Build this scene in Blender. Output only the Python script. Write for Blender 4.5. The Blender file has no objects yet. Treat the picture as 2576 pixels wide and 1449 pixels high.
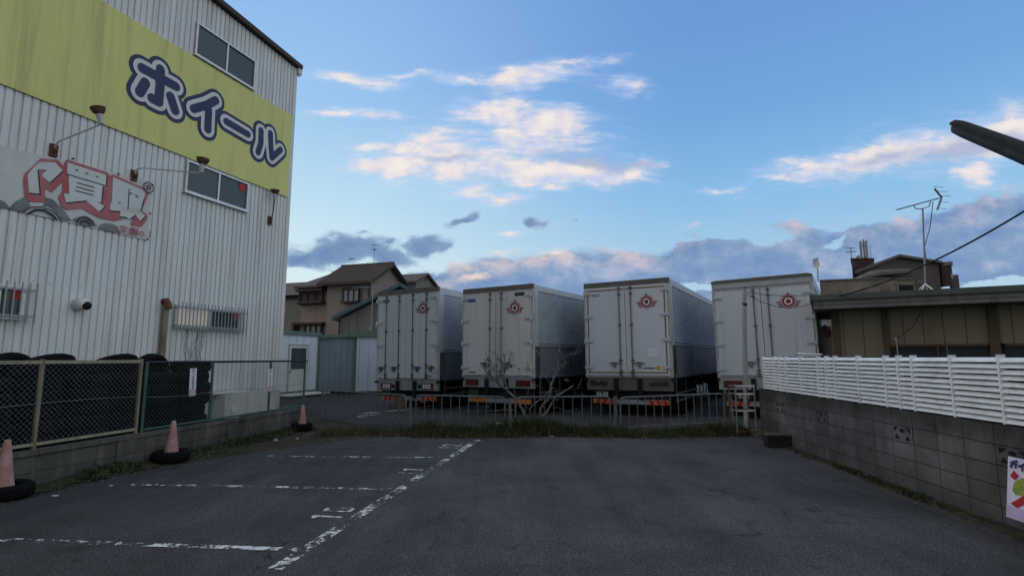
import bpy, math, random
from mathutils import Vector, Matrix
R = math.radians
sc = bpy.context.scene
COL = sc.collection
random.seed(7)

# ------------------------------------------------------------------ camera
PITCH, FPX, EYE = R(7.41), 1350.0, 1.6
CP, SP = math.cos(PITCH), math.sin(PITCH)
cam_d = bpy.data.cameras.new("camera")
cam_d.sensor_width = 36.0
cam_d.lens = 36.0 * FPX / 2576.0
cam_d.clip_start, cam_d.clip_end = 0.05, 5000
cam = bpy.data.objects.new("camera", cam_d)
cam.location = (0, 0, EYE)
cam.rotation_euler = (R(90) + PITCH, 0, 0)
COL.objects.link(cam)
sc.camera = cam
sc.view_settings.view_transform = 'Standard'
sc.view_settings.look = 'None'
sc.view_settings.exposure = 0
sc.cycles.max_bounces = 6
sc.cycles.transparent_max_bounces = 12

def ray(px, py):                      # survey helper: sight line through a measured point of the photo
    u, v = (px - 1288) / FPX, (724.5 - py) / FPX
    return Vector((u, CP - v * SP, SP + v * CP))
def on_ground(px, py, z=0.0):
    r = ray(px, py); k = (z - EYE) / r.z
    return Vector((r.x * k, r.y * k, z))
def at_depth(px, py, Y):
    r = ray(px, py); k = Y / r.y
    return Vector((r.x * k, Y, EYE + r.z * k))

class Frame:                          # a vertical working frame: x along a wall, y out of it, z up
    def __init__(s, ox, oy, dx, dy):
        s.o = Vector((ox, oy, 0)); n = math.hypot(dx, dy)
        s.x = Vector((dx / n, dy / n, 0)); s.y = Vector((-dy / n, dx / n, 0))
        s.a = math.atan2(dy, dx)
    def w(s, x, y, z): return s.o + s.x * x + s.y * y + Vector((0, 0, z))
    def hit(s, px, py, y=0.0):        # measured point -> (x, z) on the plane y of this frame
        r = ray(px, py); p = s.o + s.y * y
        k = (p.dot(s.y)) / r.dot(s.y)
        q = Vector((0, 0, EYE)) + r * k
        return (q - s.o).dot(s.x), q.z
WORLD = Frame(0, 0, 1, 0)

# ------------------------------------------------------------------ mesh helpers
class MB:
    def __init__(s): s.v = []; s.f = []
    def add(s, vs, fs):
        b = len(s.v); s.v += [tuple(p) for p in vs]; s.f += [tuple(i + b for i in f) for f in fs]; return s
    def box(s, x0, x1, y0, y1, z0, z1):
        vs = [(x, y, z) for z in (z0, z1) for y in (y0, y1) for x in (x0, x1)]
        return s.add(vs, [(0, 2, 3, 1), (4, 5, 7, 6), (0, 1, 5, 4), (2, 6, 7, 3), (0, 4, 6, 2), (1, 3, 7, 5)])
    def obox(s, c, ax, ay, az):       # box from centre and half-axis vectors
        c, ax, ay, az = map(Vector, (c, ax, ay, az))
        vs = [c + ax * i + ay * j + az * k for k in (-1, 1) for j in (-1, 1) for i in (-1, 1)]
        return s.add(vs, [(0, 2, 3, 1), (4, 5, 7, 6), (0, 1, 5, 4), (2, 6, 7, 3), (0, 4, 6, 2), (1, 3, 7, 5)])
    def poly(s, pts): return s.add(pts, [tuple(range(len(pts)))])
    def prism(s, prof, a, b, axis='y'):   # profile in the two other axes, extruded a..b
        n = len(prof)
        def P(u, v, t):
            return (u, t, v) if axis == 'y' else ((t, u, v) if axis == 'x' else (u, v, t))
        vs = [P(u, v, a) for u, v in prof] + [P(u, v, b) for u, v in prof]
        fs = [tuple(range(n)), tuple(range(2 * n - 1, n - 1, -1))] + [(i, i + n, (i + 1) % n + n, (i + 1) % n) for i in range(n)]
        return s.add(vs, fs)
    def tube(s, pts, r, seg=8, cap=True):
        pts = [Vector(p) for p in pts]; n = len(pts)
        rs = r if isinstance(r, (list, tuple)) else [r] * n
        vs = []; up = None
        for i, p in enumerate(pts):
            d = (pts[min(i + 1, n - 1)] - pts[max(i - 1, 0)])
            if d.length < 1e-9: d = Vector((0, 0, 1))
            d.normalize()
            if up is None:
                up = Vector((0, 0, 1)) if abs(d.z) < .9 else Vector((1, 0, 0))
            e = d.cross(up)
            if e.length < 1e-6: e = d.cross(Vector((0, 1, 0)))
            e.normalize(); g = e.cross(d); up = g
            for k in range(seg):
                t = 2 * math.pi * k / seg
                vs.append(p + e * math.cos(t) * rs[i] + g * math.sin(t) * rs[i])
        fs = [(i * seg + k, i * seg + (k + 1) % seg, (i + 1) * seg + (k + 1) % seg, (i + 1) * seg + k) for i in range(n - 1) for k in range(seg)]
        if cap: fs += [tuple(range(seg))[::-1], tuple((n - 1) * seg + k for k in range(seg))]
        return s.add(vs, fs)
    def lathe(s, prof, c=(0, 0, 0), axis='z', seg=32, closed=False):
        n = len(prof); vs = []
        for k in range(seg):
            t = 2 * math.pi * k / seg; co, si = math.cos(t), math.sin(t)
            for r, h in prof:
                p = (r * co, r * si, h) if axis == 'z' else ((h, r * co, r * si) if axis == 'x' else (r * si, h, r * co))
                vs.append((p[0] + c[0], p[1] + c[1], p[2] + c[2]))
        m = n if closed else n - 1
        fs = [(k * n + i, ((k + 1) % seg) * n + i, ((k + 1) % seg) * n + (i + 1) % n, k * n + (i + 1) % n) for k in range(seg) for i in range(m)]
        return s.add(vs, fs)
    def disc(s, c, r, ux, uy, seg=32, rx=None):
        c, ux, uy = Vector(c), Vector(ux), Vector(uy)
        return s.poly([c + ux * (math.cos(2 * math.pi * k / seg) * (rx or r)) + uy * (math.sin(2 * math.pi * k / seg) * r) for k in range(seg)])
    def ring(s, c, r0, r1, ux, uy, a0=0, a1=360, seg=40):
        c, ux, uy = Vector(c), Vector(ux), Vector(uy); vs = []
        for k in range(seg + 1):
            t = R(a0 + (a1 - a0) * k / seg)
            d = ux * math.cos(t) + uy * math.sin(t); vs += [c + d * r0, c + d * r1]
        return s.add(vs, [(2 * k, 2 * k + 1, 2 * k + 3, 2 * k + 2) for k in range(seg)])
    def build(s, name, mat, parent=None, off=(0, 0, 0), smooth=False):
        me = bpy.data.meshes.new(name)
        ox, oy, oz = off
        me.from_pydata([(x - ox, y - oy, z - oz) for x, y, z in s.v], [], s.f)
        me.materials.append(mat)
        me.update()
        o = bpy.data.objects.new(name, me); COL.objects.link(o)
        if parent: o.parent = parent
        if smooth:
            for p in me.polygons: p.use_smooth = True
            try: me.set_sharp_from_angle(angle=R(40))
            except Exception: pass
        return o

def capsule(mb, a, b, r, P, y, seg=10):    # stroke with round ends on a plane; P maps (u, v, y) to a point
    ang = math.atan2(b[1] - a[1], b[0] - a[0]); pts = []
    for k in range(seg + 1):
        t = ang - math.pi / 2 + math.pi * k / seg; pts.append(P(b[0] + r * math.cos(t), b[1] + r * math.sin(t), y))
    for k in range(seg + 1):
        t = ang + math.pi / 2 + math.pi * k / seg; pts.append(P(a[0] + r * math.cos(t), a[1] + r * math.sin(t), y))
    mb.poly(pts)
def stroke(mb, pts, r, P, y, step=.0004):
    for i in range(len(pts) - 1):
        capsule(mb, pts[i], pts[i + 1], r, P, y + i * step)
_fc = [0]
def text(mb, body, size, P, y=0, align='CENTER', sx=1.0, bold=.0):   # lettering from the built-in font, as flat faces
    c = bpy.data.curves.new('lettering', 'FONT'); c.body = body; c.size = size
    c.align_x = align; c.resolution_u = 3; c.offset = bold
    o = bpy.data.objects.new('lettering', c); COL.objects.link(o)
    dg = bpy.context.evaluated_depsgraph_get()
    me = bpy.data.meshes.new_from_object(o.evaluated_get(dg))
    xs_ = [v.co.x for v in me.vertices]; ys_ = [v.co.y for v in me.vertices]
    cx_, cy_ = ((min(xs_) + max(xs_)) / 2, (min(ys_) + max(ys_)) / 2) if xs_ else (0, 0)
    mb.add([P((v.co.x - cx_) * sx, v.co.y - cy_, y) for v in me.vertices], [tuple(p.vertices) for p in me.polygons])
    bpy.data.objects.remove(o); bpy.data.curves.remove(c); bpy.data.meshes.remove(me)

class Thing:
    def __init__(s, name, label, cat, frame=WORLD, at=(0, 0, 0), group=None, kind=None, roll=0, tilt=0):
        o = bpy.data.objects.new(name, None); COL.objects.link(o); o.empty_display_size = .3
        o.location = frame.w(*at); o.rotation_euler = (tilt, roll, frame.a)
        s.o, s.at = o, at
        tag(o, label, cat, group, kind)
    def part(s, name, mb, mat, parent=None, smooth=False, label=None, kind=None):
        o = mb.build(name, mat, parent or s.o, (0, 0, 0) if False else s.at, smooth)
        if label: o['label'] = label
        if kind: o['kind'] = kind
        return o
def tag(o, label=None, cat=None, group=None, kind=None):
    if label: o['label'] = label
    if cat: o['category'] = cat
    if group: o['group'] = group
    if kind: o['kind'] = kind
    return o
def dup(o, parent=None):
    c = o.copy(); COL.objects.link(c)
    if parent: c.parent = parent
    for ch in [k for k in bpy.data.objects if k.parent is o]: dup(ch, c)
    return c

# ------------------------------------------------------------------ materials
def lin(c):
    return tuple((x / 255 / 12.92) if x / 255 <= .04045 else ((x / 255 + .055) / 1.055) ** 2.4 for x in c)
def new_mat(name):
    m = bpy.data.materials.new(name); m.use_nodes = True
    nt = m.node_tree; return m, nt, nt.nodes['Principled BSDF']
def N(nt, t, **kw):
    n = nt.nodes.new(t)
    for k, v in kw.items(): setattr(n, k, v)
    return n
def noise(nt, co, scale, detail=4, rough=.6, dist=0):
    n = N(nt, 'ShaderNodeTexNoise'); n.inputs['Scale'].default_value = scale
    n.inputs['Detail'].default_value = detail; n.inputs['Roughness'].default_value = rough; n.inputs['Distortion'].default_value = dist
    nt.links.new(co, n.inputs['Vector']); return n.outputs['Fac']
def ramp(nt, fac, stops):
    r = N(nt, 'ShaderNodeValToRGB'); e = r.color_ramp.elements
    while len(e) < len(stops): e.new(.5)
    for i, (p, c) in enumerate(stops):
        e[i].position = p; e[i].color = (c[0], c[1], c[2], 1) if isinstance(c, (tuple, list)) else (c, c, c, 1)
    nt.links.new(fac, r.inputs['Fac']); return r.outputs['Color']
def mixc(nt, fac, a, b, mode='MIX'):
    m = N(nt, 'ShaderNodeMix', data_type='RGBA', blend_type=mode)
    for k, v in ((0, fac), (6, a), (7, b)):
        if hasattr(v, 'is_output'): nt.links.new(v, m.inputs[k])
        else: m.inputs[k].default_value = v if k == 0 else (v[0], v[1], v[2], 1)
    return m.outputs[2]
def objco(nt, scale=(1, 1, 1), world=False):
    if world:
        src = N(nt, 'ShaderNodeNewGeometry').outputs['Position']
    else:
        src = N(nt, 'ShaderNodeTexCoord').outputs['Object']
    mp = N(nt, 'ShaderNodeMapping'); mp.inputs['Scale'].default_value = scale
    nt.links.new(src, mp.inputs['Vector']); return mp.outputs['Vector']
def bump(nt, bsdf, h, strength=.3, dist=.01):
    b = N(nt, 'ShaderNodeBump'); b.inputs['Strength'].default_value = strength; b.inputs['Distance'].default_value = dist
    nt.links.new(h, b.inputs['Height']); nt.links.new(b.outputs['Normal'], bsdf.inputs['Normal'])
def surf(name, a, b=None, sc1=(3, 3, 3), rough=.6, metal=0, spec=.4, lo=.35, hi=.7, dirt=None, dsc=(1.5, 1.5, .25), dlo=.5, dhi=.75, bmp=0, bsc=40):
    m, nt, p = new_mat(name)
    col = a
    if b is None: b = tuple(x * .78 for x in a)
    co = objco(nt, sc1, True)
    col = ramp(nt, noise(nt, co, 1, 6), [(lo, a), (hi, b)])
    if dirt:
        col = mixc(nt, ramp(nt, noise(nt, objco(nt, dsc, True), 1, 8, .7), [(dlo, 0.), (dhi, 1.)]), col, dirt)
    nt.links.new(col, p.inputs['Base Color'])
    p.inputs['Roughness'].default_value = rough; p.inputs['Metallic'].default_value = metal
    p.inputs['Specular IOR Level'].default_value = spec
    if bmp: bump(nt, p, noise(nt, objco(nt, (1, 1, 1), True), bsc, 5), bmp, .01)
    return m
M = {}
M['wall_metal'] = surf('wall_metal', (.66, .675, .68), (.57, .585, .60), (2, 2, .3), .5, dirt=(.36, .31, .25), dsc=(5, 5, .22), dlo=.50, dhi=.84)
M['white_trim'] = surf('white_trim', (.68, .68, .66), None, (2, 2, .5), .5)
M['plinth'] = surf('plinth', (.55, .55, .54), (.42, .42, .41), (3, 3, 1), .8, dirt=(.25, .24, .22), bmp=.2)
M['roof_brown'] = surf('roof_brown', (.035, .024, .02), (.06, .04, .03), (6, 6, 6), .7)
M['sign_yellow'] = surf('sign_yellow', (.64, .63, .20), (.56, .55, .19), (1.2, 1.2, .5), .5, dirt=(.33, .34, .13), dsc=(3.5, 3.5, .2), dlo=.50, dhi=.82)
M['navy'] = surf('navy', (.014, .022, .085), (.02, .03, .10), (2, 2, 1), .5)
M['letter_white'] = surf('letter_white', (.62, .63, .62), (.55, .56, .55), (2, 2, 1), .5)
M['alu'] = surf('alu', (.62, .63, .64), None, (5, 5, 5), .35, .6)
M['glass_dark'] = surf('glass_dark', (.035, .055, .065), (.05, .07, .08), (1, 1, 1), .12, 0, .45)
M['glass_shed'] = surf('glass_shed', (.016, .024, .032), (.03, .04, .05), (2, 2, 2), .35, 0, .25)
M['red'] = surf('red', (.42, .02, .03), (.35, .02, .03), (4, 4, 4), .5)
M['rust'] = surf('rust', (.16, .07, .04), (.05, .025, .02), (14, 14, 14), .9, bmp=.4)
M['bulb_white'] = surf('bulb_white', (.55, .55, .54), (.42, .41, .40), (9, 9, 9), .5)
M['cloth'] = surf('cloth', (.58, .59, .59), (.50, .50, .50), (2, 2, .7), .7, dirt=(.40, .36, .28), dsc=(.6, .6, 4), dlo=.55, dhi=.8)
M['cloth_red'] = surf('cloth_red', (.38, .095, .11), (.48, .23, .235), (1.6, 1.6, 1.6), .7, lo=.4, hi=.8)
M['cloth_letter'] = surf('cloth_letter', (.60, .62, .63), (.53, .55, .56), (2, 2, 1), .7, dirt=(.42, .37, .28), dsc=(.5, .5, 4), dlo=.55, dhi=.8)
M['ink'] = surf('ink', (.02, .022, .03), (.035, .035, .04), (5, 5, 5), .7)
M['ink_grey'] = surf('ink_grey', (.12, .125, .135), (.25, .25, .26), (3, 3, 3), .7)
M['rubber'] = surf('rubber', (.0035, .004, .005), (.007, .0075, .009), (6, 6, 6), .85, spec=.1)
M['cone'] = surf('cone', (.34, .15, .135), (.42, .26, .24), (4, 4, 7), .7, dirt=(.45, .36, .33), dsc=(7, 7, 3), dlo=.52, dhi=.72)
M['cream'] = surf('cream', (.30, .31, .22), (.24, .22, .15), (6, 6, 6), .6, dirt=(.16, .09, .05), dsc=(12, 12, 4), dlo=.5, dhi=.72)
M['cream_rust'] = surf('cream_rust', (.22, .20, .14), (.13, .10, .065), (5, 5, 2), .7)
M['green_pipe'] = surf('green_pipe', (.05, .11, .095), (.035, .075, .07), (6, 6, 6), .5)
M['dark_pipe'] = surf('dark_pipe', (.012, .018, .022), None, (6, 6, 6), .5)
M['wire'] = surf('wire', (.17, .21, .22), (.11, .14, .14), (9, 9, 9), .5, .3)
M['wire_dark'] = surf('wire_dark', (.075, .095, .095), (.05, .065, .065), (9, 9, 9), .5)
M['galv'] = surf('galv', (.30, .32, .34), (.22, .24, .26), (8, 8, 8), .5, .35, dirt=(.13, .11, .10), dsc=(9, 9, 3))
M['barrier_grey'] = surf('barrier_grey', (.15, .16, .17), (.10, .105, .11), (8, 8, 8), .6, .2, dirt=(.09, .07, .06), dsc=(9, 9, 3))
M['grille'] = surf('grille', (.33, .35, .37), (.26, .27, .29), (8, 8, 8), .5, .3)
M['paper'] = surf('paper', (.72, .74, .80), None, (9, 9, 9), .6)
M['louvre'] = surf('louvre', (.75, .80, .84), (.68, .73, .77), (3, 3, 10), .5, dirt=(.42, .42, .40), dsc=(6, 6, 9), dlo=.48, dhi=.85)
M['door_white'] = surf('door_white', (.53, .56, .60), (.48, .505, .54), (1.5, 1.5, .6), .38, dirt=(.34, .33, .31), dsc=(5, 5, .35), dlo=.55, dhi=.92)
for i_, (a_, b_, d_) in enumerate((((.56, .60, .61), (.51, .55, .56), (.36, .33, .28)), ((.56, .57, .57), (.51, .52, .52), (.33, .29, .25)), ((.55, .585, .64), (.51, .545, .60), (.38, .37, .36)), ((.53, .57, .62), (.49, .53, .575), (.30, .30, .30)))):
    M['door_white_%d' % (i_ + 1)] = surf('door_white', a_, b_, (1.5, 1.5, .6), (.38, .38, .34, .24)[i_], dirt=d_, dsc=(5 + i_, 5, .3), dlo=(.52, .50, .57, .54)[i_], dhi=.92)
M['door_trim'] = surf('door_trim', (.52, .52, .50), None, (4, 4, 1), .45, dirt=(.25, .2, .15), dsc=(8, 8, 2))
M['silver'] = surf('silver', (.46, .51, .56), (.39, .43, .475), (3, 3, 3), .42, .25)
M['silver_dull'] = surf('silver_dull', (.36, .38, .40), (.28, .30, .32), (4, 4, 2), .45, .5)
M['header'] = surf('header', (.125, .12, .112), (.08, .073, .066), (7, 7, 7), .6, dirt=(.14, .07, .04), dsc=(5, 5, 8), dlo=.5, dhi=.7)
M['slate'] = surf('slate', (.14, .165, .195), (.11, .13, .155), (3, 3, 3), .4)
M['black'] = surf('black', (.008, .008, .01), (.014, .014, .016), (6, 6, 6), .7, spec=.2)
M['chassis'] = surf('chassis', (.018, .018, .02), (.03, .028, .027), (6, 6, 6), .7, spec=.2)
M['rod'] = surf('rod', (.20, .205, .20), (.13, .12, .11), (8, 8, 2), .45, .4, dirt=(.15, .09, .05), dsc=(9, 9, 3))
M['rod_dark'] = surf('rod_dark', (.085, .095, .09), (.055, .06, .06), (8, 8, 2), .5, .3)
M['emblem'] = surf('emblem', (.20, .010, .028), None, (5, 5, 5), .5)
M['emblem_pale'] = surf('emblem_pale', (.44, .26, .28), None, (5, 5, 5), .5)
M['mustard'] = surf('mustard', (.22, .13, .015), (.16, .10, .02), (5, 5, 5), .5)
M['yellow_dot'] = surf('yellow_dot', (.55, .33, .02), None, (9, 9, 9), .5)
M['orange'] = surf('orange', (.60, .20, .03), (.5, .16, .03), (9, 9, 9), .35)
M['refl_red'] = surf('refl_red', (.42, .02, .02), None, (9, 9, 9), .35)
M['lamp_red'] = surf('lamp_red', (.11, .010, .012), (.07, .008, .01), (9, 9, 9), .2)
M['lamp_dark'] = surf('lamp_dark', (.03, .03, .034), None, (9, 9, 9), .2)
M['lamp_clear'] = surf('lamp_clear', (.62, .58, .58), None, (9, 9, 9), .3)
M['plate_green'] = surf('plate_green', (.015, .05, .03), None, (9, 9, 9), .5)
M['sticker_blue'] = surf('sticker_blue', (.05, .11, .28), None, (9, 9, 9), .4)
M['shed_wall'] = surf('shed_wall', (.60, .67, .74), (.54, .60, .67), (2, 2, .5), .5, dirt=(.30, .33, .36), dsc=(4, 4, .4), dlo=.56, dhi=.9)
M['shed_shade'] = surf('shed_shade', (.24, .29, .32), (.20, .245, .27), (2, 2, .5), .5)  # darker shed tone: one face's shade put into the colour; also joint lines
M['shed_green'] = surf('shed_green', (.13, .21, .17), (.10, .16, .13), (5, 5, 5), .6, dirt=(.08, .08, .06))
M['stucco'] = surf('stucco', (.25, .20, .17), (.21, .17, .145), (1.2, 1.2, .6), .9, dirt=(.09, .075, .06), dsc=(1.5, 1.5, .3), dlo=.55, dhi=.8, bmp=.2, bsc=20)
M['stucco_grey'] = surf('stucco_grey', (.19, .185, .165), (.15, .147, .13), (1, 1, .5), .9)
M['tile'] = surf('tile', (.11, .085, .072), (.065, .05, .044), (4, 4, 9), .75, bmp=.5, bsc=6)
M['wood_dark'] = surf('wood_dark', (.03, .02, .018), (.045, .03, .025), (5, 5, 5), .7)
M['roof_teal'] = surf('roof_teal', (.06, .115, .13), (.045, .09, .10), (3, 3, 3), .5)
M['siding_grey'] = surf('siding_grey', (.19, .18, .155), (.15, .14, .12), (3, 3, .4), .8, dirt=(.09, .08, .07), dsc=(3, 3, .4))
M['curtain'] = surf('curtain', (.34, .34, .38), (.24, .24, .28), (14, 14, .3), .7)
M['apt'] = surf('apt', (.11, .085, .076), (.09, .07, .064), (.6, .6, .6), .85, bmp=.2, bsc=8)
M['apt_roof'] = surf('apt_roof', (.14, .125, .115), (.11, .10, .09), (2, 2, 2), .8)
M['olive'] = surf('olive', (.21, .19, .13), (.18, .16, .11), (1.5, 1.5, .5), .8, dirt=(.15, .12, .085), dsc=(3, 3, .35), dlo=.52, dhi=.85)
M['fascia'] = surf('fascia', (.16, .155, .155), (.12, .117, .117), (2, 2, 2), .7, dirt=(.04, .035, .03), dsc=(4, 4, 1))
M['roof_dkgreen'] = surf('roof_dkgreen', (.075, .09, .084), (.055, .066, .062), (2, 2, 2), .7)
M['old_wood'] = surf('old_wood', (.11, .07, .045), (.06, .04, .03), (9, 9, 1.2), .9, bmp=.4)
M['antenna'] = surf('antenna', (.20, .22, .24), None, (9, 9, 9), .4, .6)
M['bark'] = surf('bark', (.20, .19, .18), (.075, .068, .062), (9, 9, 14), .9, bmp=.5, bsc=60)
M['leaf'] = surf('leaf', (.028, .048, .018), (.055, .075, .03), (3, 3, 3), .8, spec=.2)
M['grass'] = surf('grass', (.030, .048, .016), (.062, .068, .026), (2.2, 2.2, 2.2), .85, spec=.2, lo=.4, hi=.62)
M['straw'] = surf('straw', (.13, .095, .055), (.06, .045, .03), (9, 9, 9), .9, spec=.2)
M['stone'] = surf('stone', (.34, .33, .31), (.25, .24, .23), (9, 9, 9), .9)
M['board'] = surf('board', (.72, .73, .78), None, (5, 5, 5), .5)
M['pink'] = surf('pink', (.50, .36, .40), None, (5, 5, 5), .5)
M['poster'] = surf('poster', (.66, .64, .80), None, (5, 5, 5), .5)
M['lilac'] = surf('lilac', (.50, .42, .62), None, (5, 5, 5), .5)
M['leafprint'] = surf('leafprint', (.10, .26, .05), (.38, .34, .05), (25, 25, 25), .5)
M['brown_board'] = surf('brown_board', (.11, .075, .055), (.08, .055, .04), (8, 8, 8), .8)
M['lamp_body'] = surf('lamp_body', (.028, .032, .034), (.02, .022, .024), (12, 12, 12), .7, spec=.12)
M['lamp_cover'] = surf('lamp_cover', (.05, .056, .066), (.028, .033, .038), (2, 2, 14), .5, spec=.2)
M['cable'] = surf('cable', (.010, .011, .013), None, (5, 5, 5), .6)
M['grit'] = surf('grit', (.15, .145, .14), (.08, .078, .075), (40, 40, 40), .9)
M['litter'] = surf('litter', (.6, .6, .6), None, (5, 5, 5), .7)

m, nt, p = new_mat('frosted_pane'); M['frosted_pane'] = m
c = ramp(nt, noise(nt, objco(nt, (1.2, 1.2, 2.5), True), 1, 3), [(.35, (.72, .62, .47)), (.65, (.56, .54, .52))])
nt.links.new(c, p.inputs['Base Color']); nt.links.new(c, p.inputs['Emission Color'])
p.inputs['Emission Strength'].default_value = .16; p.inputs['Roughness'].default_value = .25  # slight emission stands in for the warm room behind the pane

def blocks(name, a, b, joint, bw, bh, sx=1.0, streak=(.5, .5, .5), off=0.0, mort=.008, top=None):
    m, nt, p = new_mat(name)
    tc = N(nt, 'ShaderNodeTexCoord').outputs['Object']
    sp = N(nt, 'ShaderNodeSeparateXYZ'); nt.links.new(tc, sp.inputs[0])
    cb = N(nt, 'ShaderNodeCombineXYZ'); nt.links.new(sp.outputs['X'], cb.inputs['X']); nt.links.new(sp.outputs['Z'], cb.inputs['Y'])
    wob = N(nt, 'ShaderNodeVectorMath', operation='MULTIPLY_ADD')
    nz = N(nt, 'ShaderNodeTexNoise'); nz.inputs['Scale'].default_value = 5; nz.inputs['Detail'].default_value = 4; nt.links.new(tc, nz.inputs['Vector'])
    nt.links.new(nz.outputs['Color'], wob.inputs[0]); wob.inputs[1].default_value = (.012, .012, 0); nt.links.new(cb.outputs[0], wob.inputs[2])
    br = N(nt, 'ShaderNodeTexBrick', offset=off, squash=1)
    nt.links.new(wob.outputs[0], br.inputs['Vector'])
    for k, v in (('Color1', a), ('Color2', b), ('Mortar', joint)): br.inputs[k].default_value = (*v, 1)
    for k, v in (('Scale', 1), ('Mortar Size', mort), ('Mortar Smooth', .35), ('Bias', 0), ('Brick Width', bw), ('Row Height', bh)): br.inputs[k].default_value = v
    big = ramp(nt, noise(nt, objco(nt, (1.1, 1.1, 1.1), True), 1, 7, .65), [(.3, .40), (.7, 1.4)])
    col = mixc(nt, 1.0, br.outputs['Color'], big, 'MULTIPLY')
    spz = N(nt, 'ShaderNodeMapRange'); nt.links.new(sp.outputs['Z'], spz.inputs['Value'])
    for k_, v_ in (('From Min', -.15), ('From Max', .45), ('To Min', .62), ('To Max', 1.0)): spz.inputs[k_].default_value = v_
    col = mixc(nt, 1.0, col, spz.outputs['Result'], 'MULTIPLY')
    if top:                                    # damp dark head course with an uneven lower edge
        tn = N(nt, 'ShaderNodeMath', operation='MULTIPLY_ADD'); nt.links.new(noise(nt, objco(nt, (2.5, 2.5, 1), True), 1, 6, .7), tn.inputs[0]); tn.inputs[1].default_value = .5; nt.links.new(sp.outputs['Z'], tn.inputs[2])
        tm = N(nt, 'ShaderNodeMapRange', interpolation_type='SMOOTHSTEP'); nt.links.new(tn.outputs[0], tm.inputs['Value'])
        for k_, v_ in (('From Min', top + .12), ('From Max', top + .36), ('To Min', 1.0), ('To Max', .5)): tm.inputs[k_].default_value = v_
        col = mixc(nt, 1.0, col, tm.outputs['Result'], 'MULTIPLY')
        ef = ramp(nt, noise(nt, objco(nt, (5, 5, 1.6), True), 1, 5, .6), [(.66, 0.), (.78, .55)]); col = mixc(nt, ef, col, (.21, .21, .205))
    st = ramp(nt, noise(nt, objco(nt, (7, 7, .7), True), 1, 6, .7), [(.5, 0.), (.8, 1.)])
    col = mixc(nt, st, col, streak)
    fine = ramp(nt, noise(nt, objco(nt, (1, 1, 1), True), 90, 3), [(.3, .75), (.7, 1.2)])
    col = mixc(nt, .8, col, fine, 'MULTIPLY')
    nt.links.new(col, p.inputs['Base Color']); p.inputs['Roughness'].default_value = .9; p.inputs['Specular IOR Level'].default_value = .2
    mth = N(nt, 'ShaderNodeMath', operation='MULTIPLY_ADD'); nt.links.new(br.outputs['Fac'], mth.inputs[0]); mth.inputs[1].default_value = -1.2
    nt.links.new(fine, mth.inputs[2]); bump(nt, p, mth.outputs[0], .5, .008)
    return m
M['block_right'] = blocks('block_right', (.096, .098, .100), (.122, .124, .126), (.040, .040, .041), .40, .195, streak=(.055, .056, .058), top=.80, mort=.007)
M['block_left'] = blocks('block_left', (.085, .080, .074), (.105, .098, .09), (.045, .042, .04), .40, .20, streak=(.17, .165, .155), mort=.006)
M['brick_tan'] = blocks('brick_tan', (.23, .185, .145), (.29, .24, .19), (.15, .125, .10), .42, .10, streak=(.19, .155, .125), off=.5)
M['brick_apt'] = blocks('brick_apt', (.075, .05, .042), (.095, .065, .052), (.05, .038, .033), .5, .12, streak=(.07, .05, .045), off=.5)

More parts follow.
